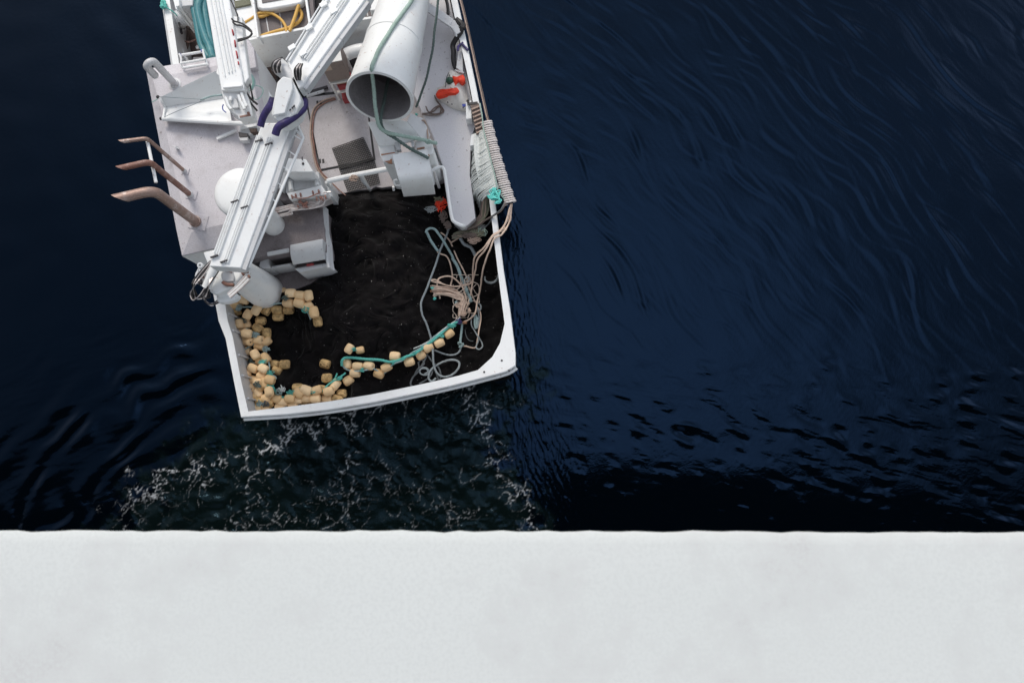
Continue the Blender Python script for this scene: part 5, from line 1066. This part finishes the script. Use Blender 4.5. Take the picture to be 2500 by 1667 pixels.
tangle('lashing', Z6(1005, 735), 9, 7, 18, .018, PURPLE, 'purple lashing where the pink ropes meet the float row', 'lashing', 300, lift=.14)
tangle('lashing', Z6(950, 765), 11, 6, 18, .018, TEAL, 'teal lashing just below the purple one', 'lashing', 301, lift=.14)
tangle('lashing', Z6(1050, 745), 6, 4, 12, .016, RUSTY, 'orange knot just right of the purple lashing', 'lashing', 302, lift=.12)

# ------------------------------------------------------------------ starboard rail: coil, draped netting, tangles
ax_pts = curve([W(*ZN(x, y), 1.80) for x, y in ((525, -10), (560, 110), (600, 260), (640, 400), (680, 530), (715, 650), (752, 770), (785, 870), (815, 965))], .05)
q = MB(); hx = []; S = 0
tot = sum((b-a).length for a, b in zip(ax_pts, ax_pts[1:])); turns = 38
seglen = [0]
for a, b in zip(ax_pts, ax_pts[1:]): seglen.append(seglen[-1]+(b-a).length)
def axat(s):
    s = max(0, min(tot-1e-6, s))
    for i_ in range(len(seglen)-1):
        if seglen[i_+1] >= s: f = (s-seglen[i_])/(seglen[i_+1]-seglen[i_]); return ax_pts[i_].lerp(ax_pts[i_+1], f), (ax_pts[i_+1]-ax_pts[i_]).normalized()
for k in range(turns*22+1):
    t = k/(turns*22); p, d = axat(t*tot); a = 2*math.pi*k/22
    n1 = d.cross(Vector((0, 0, 1))).normalized(); n2 = n1.cross(d)
    wob = 1+.10*math.sin(k*.071)+.06*math.sin(k*.29)
    hx.append(p+(n1*math.cos(a)*.105+n2*math.sin(a)*.075)*wob+d*.02*math.sin(a))
q.sweep(hx, .0185, 8)
tag(q.build('coiled_rope', COILR, None, 0, 80), 'pale rope wound in a tight spring of turns along the starboard rail', 'rope coil')
q = MB(); q.sweep(ax_pts, .062, 12); q.build('roller_bar', DARK, boat)
rope([W(*ZR(720, 1280), 1.86), W(*ZR(740, 1400), 1.88), W(*ZN(490, 60), 1.9), W(*ZN(540, 280), 1.9), W(*ZN(590, 480), 1.9), W(*ZN(640, 700), 1.9), W(*ZN(670, 810), 1.88), W(*ZN(760, 940), 1.8)], .014, PGREEN, 'thin pale green line along the inner side of the rope coil')
ls = []
for k in range(50):
    t = k/49; x1, y1 = 480+190*t, 90+680*t; x0 = np.interp(y1, [0, 130, 300, 500, 650, 800, 900], [390, 390, 378, 370, 400, 500, 540])
    L = x1-x0; sx = random.uniform(-14, 6)
    ls.append([W(*ZN(x1, y1), 1.83), W(*ZN(x1-L*.45, y1+L*.30), 1.72+.05*random.random()), W(*ZN(x0+sx, y1+L*.75+random.uniform(-20, 20)), 1.45+.05*random.random()), W(*ZN(x0-4+sx, y1+L*.75+random.uniform(60, 160)), .95)])
for k in range(16):
    t = k/15; ls.append([W(*ZN(390+t*75+random.uniform(-6, 6), 130), 1.72), W(*ZN(385+t*90, 300), 1.70), W(*ZN(400+t*140+random.uniform(-8, 8), 520), 1.68), W(*ZN(460+t*150, 760), 1.6)])
bundle('draped_netting', ls, .0175, MINT, 'pale green netting draped from the rope coil to the deck edge', 'netting')
for nm, m, n, lbl, off in (('rope_bundle', OLIVE, 26, 'olive rope bundle sweeping from the draped netting into the pound', 0), ('rope_bundle', BROWNR, 20, 'brown rope bundle behind the olive one at the deck end', -30), ('rope_bundle', TANR, 10, 'tan strands mixed through the olive and brown bundles', -10)):
    ls = []
    for k in range(n):
        r1, r2, r3 = random.random(), random.random(), random.random()
        ls.append([W(*ZN(470+120*r1+off, 700+130*r2), 1.5), W(*ZN(490+60*r1+off, 880+60*r2), 1.4), W(*ZN(470+80*r1+off, 1040+50*r3), 1.25), W(*ZN(410+90*r2+off, 1160+50*r1), 1.18), W(*ZN(290+120*r3, 1260+60*r2), 1.12), W(*ZN(180+120*r1, 1290+80*r2), 1.05), W(*ZN(110+100*r2, 1330+60*r1), .98)])
    bundle(nm, ls, .014, m, lbl, 'rope bundle')
for i_, (x, y, rx, ry, n, r, m, lb) in enumerate(((430, 1320, 100, 50, 30, .018, OLIVE, 'olive rope tangle at the end of the side deck'), (380, 1410, 90, 40, 26, .020, TANR, 'tan rope tangle below the olive one'), (480, 1300, 60, 70, 20, .012, PGREEN, 'pale green frayed strands on the olive tangle'), (330, 1350, 110, 40, 24, .016, BROWNR, 'brown rope tangle left of the tan one'), (450, 1240, 80, 30, 18, .016, DGREY, 'dark rope tangle under the draped netting'), (60, 1230, 50, 60, 20, .015, BROWNR, 'brown rope tangle below the corner of the white rail'))):
    tangle('rope_tangle', ZN(x, y), rx*.204, ry*.204, n, r, m, lb, 'rope tangle', 400+i_, z=1.12)
nrope(Z4, [(1660, 1180), (1700, 1240), (1760, 1270), (1790, 1320), (1800, 1350)], .040, GREYR, 'short thick grey rope tail below the olive tangle', .25)
for i_, (x, y, rx, ry, n, r, m, lb) in enumerate(((1480, 865, 62, 80, 26, .016, ORANGE, 'orange red twine bunched beside the white rail'), (1450, 820, 60, 40, 14, .016, OLIVE, 'olive rope tangle above the orange twine'), (1380, 910, 70, 35, 16, .014, GREYR, 'grey rope tangle left of the orange twine'), (1500, 980, 50, 60, 20, .014, BROWNR, 'brown rope tangle below the orange twine'))):
    tangle('twine_bunch' if m is ORANGE else 'rope_tangle', Z4(x, y), rx*.255, ry*.255, n, r, m, lb, 'rope tangle', 500+i_, lift=.14)
tangle('twine_bunch', ZN(640, 870), 22, 20, 17, .021, AQUA, 'aqua twine tangle tied at the lower end of the rope coil', 'twine', 520, z=1.86)
tangle('twine_bunch', ZN(600, 850), 18, 14, 10, .017, AQUA, 'thinner aqua twine inside the aqua tangle', 'twine', 521, z=1.84)
rope([W(*ZN(760, 955), 1.84), W(*ZN(730, 1010), 1.86), W(*ZN(690, 1060), 1.84), W(*ZN(620, 1100), 1.80), W(*ZN(540, 1150), 1.6), W(*ZN(440, 1220), 1.3), W(*ZN(300, 1270), 1.2)], .022, BROWNR, 'brown rope crossing the starboard rail below the coil')
rope([W(*ZN(745, 960), 1.86), W(*ZN(700, 1040), 1.88), W(*ZN(600, 1115), 1.80), W(*ZN(560, 1200), 1.5), W(*ZN(460, 1290), 1.3)], .016, DGREY, 'dark rope crossing the starboard rail beside the brown one')
tangle('rope_knot', ZN(800, 1130), 5, 14, 14, .016, PINK, 'pink rope knots hanging outside the starboard rail', 'knot', 530, z=1.62)
tangle('rope_knot', ZN(725, 1280), 10, 9, 16, .016, PINK, 'pink loops hanging outside the rail below the knots', 'knot', 531, z=1.58)
rope([W(x, y, 1.66)+Vector((.03, 0, 0)) for x, y in ((1101, -60), (1120, 3), (1145, 105), (1165, 200), (1183, 280), (1192, 310))], .018, TANR, 'tan rope stretched along the outside of the starboard rail', step=.1)
rope([W(x, y, 1.60)+Vector((.06, 0, 0)) for x, y in ((1101, -60), (1120, 3), (1145, 105), (1165, 200), (1183, 280), (1188, 296))], .016, BROWNR, 'brown rope stretched just outside the tan rail rope', step=.1)
# ------------------------------------------------------------------ the rope over the big tube
def on_tube(px, py, lift):
    o = Vector((0, 0, CAM_H)); d = (W(px, py, 0)-o).normalized(); r_ = Rr+lift
    dp = o-far; A_ = d-ax*d.dot(ax); B_ = dp-ax*dp.dot(ax); a_, b_ = A_.dot(A_), 2*A_.dot(B_)
    for it in range(6):
        D = b_*b_-4*a_*(B_.dot(B_)-r_*r_); p = o+d*((-b_-math.sqrt(max(0, D)))/(2*a_))
        r_ = rt(max(0, min(4.2, (p-far).dot(ax))))+lift
    return p
p_rim = on_tube(908, 168, .05)
rope([on_tube(1020, -30, .03), on_tube(1003, 5, .03), on_tube(965, 58, .03), on_tube(935, 105, .03), on_tube(913, 148, .035), p_rim, W(909, 190, 4.1), W(914, 230, 3.85), W(918, 275, 3.65), W(926, 308, 3.45), W(946, 324, 3.2), W(975, 331, 2.95), W(1010, 337, 2.86), W(1035, 342, 2.86), W(1052, 347, 2.8), W(1066, 350, 2.7)], .042, PGREEN, 'thick green braided rope over the big tube and across its mouth')
rope([W(950, 188, 3.2), W(944, 215, 3.3), W(936, 255, 3.4), W(930, 298, 3.42), W(940, 322, 3.15), W(965, 338, 2.95), W(1000, 362, 2.86), (W(1030, 378, 2.84)), W(1046, 387, 2.84)], .036, DGREEN, 'dark green rope coming out of the big tube mouth')
tangle('rope_knot', (1046, 346), 8, 6, 18, .03, PGREEN, 'thick green knot at the right end of the tube stand', 'knot', 540, z=2.82)
rope([W(1074, -40, 3.0), W(1069, 10, 2.9), W(1063, 60, 2.75), W(1056, 120, 2.55), (W(1044, 180, 2.3)), W(1030, 225, 2.0), W(1016, 262, 1.7)], .028, DGREEN, 'thin green braided rope hanging free right of the big tube')
rope([W(*ZK(900, 20), 2.6), W(*ZK(950, 90), 2.7), W(*ZK(1020, 100), 2.7), W(*ZK(1060, 200), 2.6), W(*ZK(1075, 330), 2.65), W(*ZK(1070, 390), 2.7)], .018, TANR, 'tan rope hanging down the right cheek of the tube stand')
rope([W(*ZK(1180, 540), 1.6), W(*ZK(1220, 640), 1.5), W(*ZK(1260, 740), 1.45), W(*ZK(1310, 820), 1.44)], .02, DGREY, 'dark grey rope lying on the side deck edge near the stand')
tangle('rope_knot', ZK(895, 5), 4, 4, 10, .014, TEAL, 'small teal tie beside the tube mouth', 'knot', 541, z=2.6)
for i_, pts in enumerate(([(0, 1405), (90, 1400), (170, 1410), (240, 1400), (270, 1375), (230, 1310), (185, 1250), (160, 1180)], [(0, 1420), (110, 1425), (220, 1410), (255, 1380), (215, 1320), (140, 1380), (80, 1385), (50, 1320)], [(100, 1390), (150, 1340), (200, 1310), (240, 1320), (230, 1400)])):
    rope([W(*ZR(x, y), 1.43+.02*i_) for x, y in pts], .017, BROWNR, ('brown rope lying on the side deck below the white cover', 'second brown rope, with its end curled up, below the white cover', 'short brown loop on top of the two brown ropes')[i_])
# ------------------------------------------------------------------ covered gear on the side deck
CREAM = rope_mat('cream_line', (.60, .50, .42))
ls = []
for k in range(22):
    x, y, a = 985+110*random.random(), 400+330*random.random(), random.random()*6.28; seq = []
    for n_ in range(7):
        seq.append((x, y)); a += random.uniform(-1.1, 1.1); x += 34*math.cos(a); y += 34*math.sin(a); x = min(max(x, 960), 1160); y = min(max(y, 380), 860)
    ls.append(onnet([Z6(*p) for p in seq], .05+.09*random.random()))
bundle('line_tangle', ls, .0085, CREAM, 'loose tangle of thin cream lines among the ropes on the net', 'line tangle')
def pillow(name, pts, z0, h_, m, parent=None, rings=(1, .97, .85, .65, .4, .15), power=2.0, jit=.0):
    P = [W(x, y, z0) for x, y in pts]; P = curve(P+[P[0]], .08)[:-1]; c = sum(P, Vector())/len(P); n = len(P); q = MB(); vs = [Vector((p.x, p.y, z0-.12)) for p in P]
    for t in rings: vs += [c.lerp(p, t)+Vector((0, 0, h_*(1-t**power)+(random.uniform(-jit, jit) if t < .98 else 0))) for p in P]
    m_ = len(rings)+1
    q.add(vs, [(i*n+k, i*n+(k+1) % n, (i+1)*n+(k+1) % n, (i+1)*n+k) for i in range(m_-1) for k in range(n)]+[tuple(range((m_-1)*n, m_*n))])
    return q.build(name, m, parent, 0, 60)
cov = thing('covered_gear', W(1110, 225, 1.4), 'dirty white canvas cover with two orange patches by the starboard rail', 'cover')
pillow('cover', [ZR(*p) for p in ((175, 1190), (190, 1090), (260, 1070), (310, 950), (350, 865), (430, 890), (525, 930), (545, 1080), (570, 1230), (555, 1355), (470, 1345), (380, 1320), (260, 1250))], 1.48, .22, CANVAS, cov, jit=.014)
for pts, lb in (((((170, 1170), (210, 1110), (300, 1105), (400, 1090), (430, 1085), (460, 1125), (420, 1165), (330, 1165), (210, 1200))), 'long orange patch'), ((((375, 940), (440, 950), (510, 925), (535, 1000), (490, 1035), (450, 1010), (415, 1060), (390, 1000))), 'notched orange patch')):
    o = pillow('patch', [ZR(*p) for p in pts], 1.70, .05, ORANGE, cov, jit=.016); o['label'] = lb
q = MB(); q.ball(W(*ZR(345, 1000), 1.68), .085); q.build('green_ball', GREENB, cov)
q = MB(); q.slabz([(*ZR(x, y), 1.66) for x, y in ((495, 1288), (545, 1283), (552, 1312), (505, 1318))], .03); q.build('blue_tab', BLUE, cov)
for (x, y) in ((320, 1270), (372, 1293), (510, 1335), (340, 940)):
    q = MB(); q.lathe(W(*ZR(x, y), 1.60), (0, 0, 1), [(0, .014), (.03, .014)], 8); q.build('grommet', DARK, cov)
q = MB(); q.sweep(cpx([(*ZR(x, y), 1.66) for x, y in ((410, 870), (440, 885), (520, 905))]), .02, 6); q.build('hem', GREYW, cov)
rope([W(*ZR(330, 900), 1.72), W(*ZR(300, 980), 1.7), W(*ZR(290, 1080), 1.70)], .01, DGREY, 'thin dark cord on the left edge of the white cover')
q = MB(); q.sweep(cpx([(*ZR(x, y), z) for x, y, z in ((430, 245, 1.82), (495, 300, 1.83), (490, 370, 1.8), (430, 460, 1.7), (385, 560, 1.6), (395, 640, 1.58), (388, 740, 1.55), (405, 820, 1.52), (440, 860, 1.5), (495, 868, 1.5))], .03, .008), .056, 10)
tag(q.build('black_hose', BLACKH), 'ragged black hose hanging along the inside of the starboard rail', 'hose')
q = MB(); q.sweep(cpx([(*ZR(x, y), 1.84) for x, y in ((430, 250), (470, 290), (510, 300), (500, 345), (475, 330))], .02, .012), .05, 8)
tag(q.build('hose_wrap', BLACKH), 'black wrapping at the top of the ragged hose', 'wrapping')
# ------------------------------------------------------------------ hoses and lines forward
def hose(pts, z, r, m, label, name='hose', lift=None):
    q = MB(); q.sweep(cpx([(x, y, z if not lift else z+lift*i_) for i_, (x, y) in enumerate(pts)]), r, 12); return tag(q.build(name, m), label, 'hose')
zf = lambda pts: [ZF(*p) for p in pts]
hose(zf([(310, -60), (325, 0), (345, 110), (370, 195), (440, 245), (560, 208), (680, 140), (850, 97), (980, 118), (1040, 210), (1000, 310), (860, 400), (640, 462), (430, 530)]), 2.24, .036, YELL, 'long yellow hose looped over the hold floor and ending at the bulkhead')
hose(zf([(200, 340), (330, 262), (400, 205), (500, 187), (620, 205), (740, 285), (805, 380), (820, 462)]), 2.28, .030, YELL, 'thin yellow hose arching under the long yellow hose')
hose(zf([(1045, -60), (1020, 0), (940, 250), (865, 450)]), 2.33, .036, YELL, 'straight yellow hose slanting down the right of the hold')
hose([ZL(*p) for p in ((760, -120), (820, 0), (815, 200), (880, 520), (930, 800), (1000, 1020), (1130, 1220))], 2.1, .072, TEALH, 'teal hose, leftmost of the three beside the forward boom')
hose([ZL(*p) for p in ((960, -120), (940, 0), (900, 200), (960, 500), (1060, 820), (1150, 1020), (1210, 1220))], 2.18, .078, TEALH, 'teal hose, middle of the three beside the forward boom')
hose([ZL(*p) for p in ((1050, -60), (1040, 200), (1090, 520), (1150, 820), (1200, 1050), (1250, 1230))], 2.1, .075, TEALH, 'teal hose, nearest the forward boom of the three')
hose([(818, 238), (790, 246), (768, 264), (760, 291), (758, 329), (761, 350), (768, 392), (779, 420), (797, 440)], 1.06, .020, TANR, 'tan hose lying along the port side of the deck hatch')
hose([(820, 242), (794, 251), (773, 268), (765, 292), (763, 330), (766, 352), (772, 392), (783, 418), (800, 437)], 1.06, .018, RUST2, 'brown hose lying against the tan hose by the hatch')
hose([ZV(x, y) for x, y in ((1530, 830), (1640, 920), (1764, 1040), (1900, 1150))], 1.06, .014, RUST2, 'thin brown pipe lying on the deck behind the white rail')
rope([W(x, y, 4.56+.08*(i_ % 2)) for i_, (x, y) in enumerate([ZL(*p) for p in ((1615, 580), (1640, 700), (1668, 820), (1695, 950), (1710, 1050), (1730, 1180), (1745, 1280), (1765, 1370))])], .017, REDR, 'red and white twisted line along the forward boom', strands=2)
rope([W(*ZL(100, -60), 1.78), W(*ZL(150, 60), 1.8), W(*ZL(230, 160), 1.78), W(*ZL(380, 260), 1.7), W(*ZL(500, 400), 1.5), W(*ZL(570, 540), 1.3)], .014, TEAL, 'thin teal line from the port rail into the winch bay')
tangle('rope_knot', ZL(170, 110), 8, 12, 24, .034, TEAL, 'fat teal rope wrapping on the port rail', 'knot', 610, z=1.74)
rope([W(*ZC(-300, 780), 3.35), W(*ZC(-120, 720), 3.42), W(*ZC(0, 700), 3.5), W(*ZC(80, 690), 3.55)], .02, GTEAL, 'grey teal rope lying in the white trough on the roof')
rope([W(388, 236, 3.3), W(440, 240, 3.32), W(500, 243, 3.4)], .007, GREYR, 'thin line from the upper trough corner to the rope end')
rope([W(400, 286, 3.25), W(450, 265, 3.3), W(500, 244, 3.4)], .007, GREYR, 'thin line from the lower trough corner to the rope end')
rope([W(372, 250, 2.98), W(380, 245, 3.1), W(389, 236, 3.25)], .008, LGREEN, 'pale green cord from the roof edge to the trough corner')
tangle('twine_bunch', ZC(560, 560), 8, 14, 24, .013, LGREEN, 'pale green twine bunched beside the forward boom tip', 'twine', 620, z=3.6)
rope([W(*ZC(x, y), 3.5) for x, y in ((560, 540), (700, 520), (820, 560), (835, 640), (780, 740), (690, 770), (640, 680))], .009, LGREEN, 'pale green loop right of the bunched twine')
rope([W(*ZC(x, y), 3.5) for x, y in ((120, 860), (100, 900), (110, 960), (160, 1005))], .012, BLUE, 'short blue cord under the forward boom tip')
tangle('twine_bunch', Z4(640, 610), 12, 10, 26, .011, TANR, 'tan twine knotted round the white rail above the net', 'twine', 630, z=2.07)
rope([W(*Z4(690, 580), 2.05), W(*Z4(730, 640), 1.6), W(*Z4(770, 690), 1.1)], .028, GREYW, 'pale strap hanging from the white rail to the deck edge')
# ------------------------------------------------------------------ rubber mats of open mesh
def rubber_mat(c, nu, nv, z, label):
    P = [W(x, y, z) for x, y in c]; q = MB()
    def at(u, v): return P[0].lerp(P[1], u).lerp(P[3].lerp(P[2], u), v)
    for i_ in range(nu+1): q.bar(at(i_/nu, 0), at(i_/nu, 1), .013, .016)
    for j_ in range(nv+1): q.bar(at(0, j_/nv)+Vector((0, 0, .004)), at(1, j_/nv)+Vector((0, 0, .004)), .013, .016)
    o = q.build('rubber_mat', BLACKH); tag(o, label, 'mat', 'rubber mats by the hatch'); return o
rubber_mat([(811, 363), (887, 336), (912, 390), (830, 412)], 20, 13, 1.058, 'black open mesh rubber mat lying partly on the deck hatch')
rubber_mat([(826, 406), (913, 388), (927, 447), (850, 470)], 20, 14, 1.03, 'black open mesh rubber mat hanging over the deck edge')
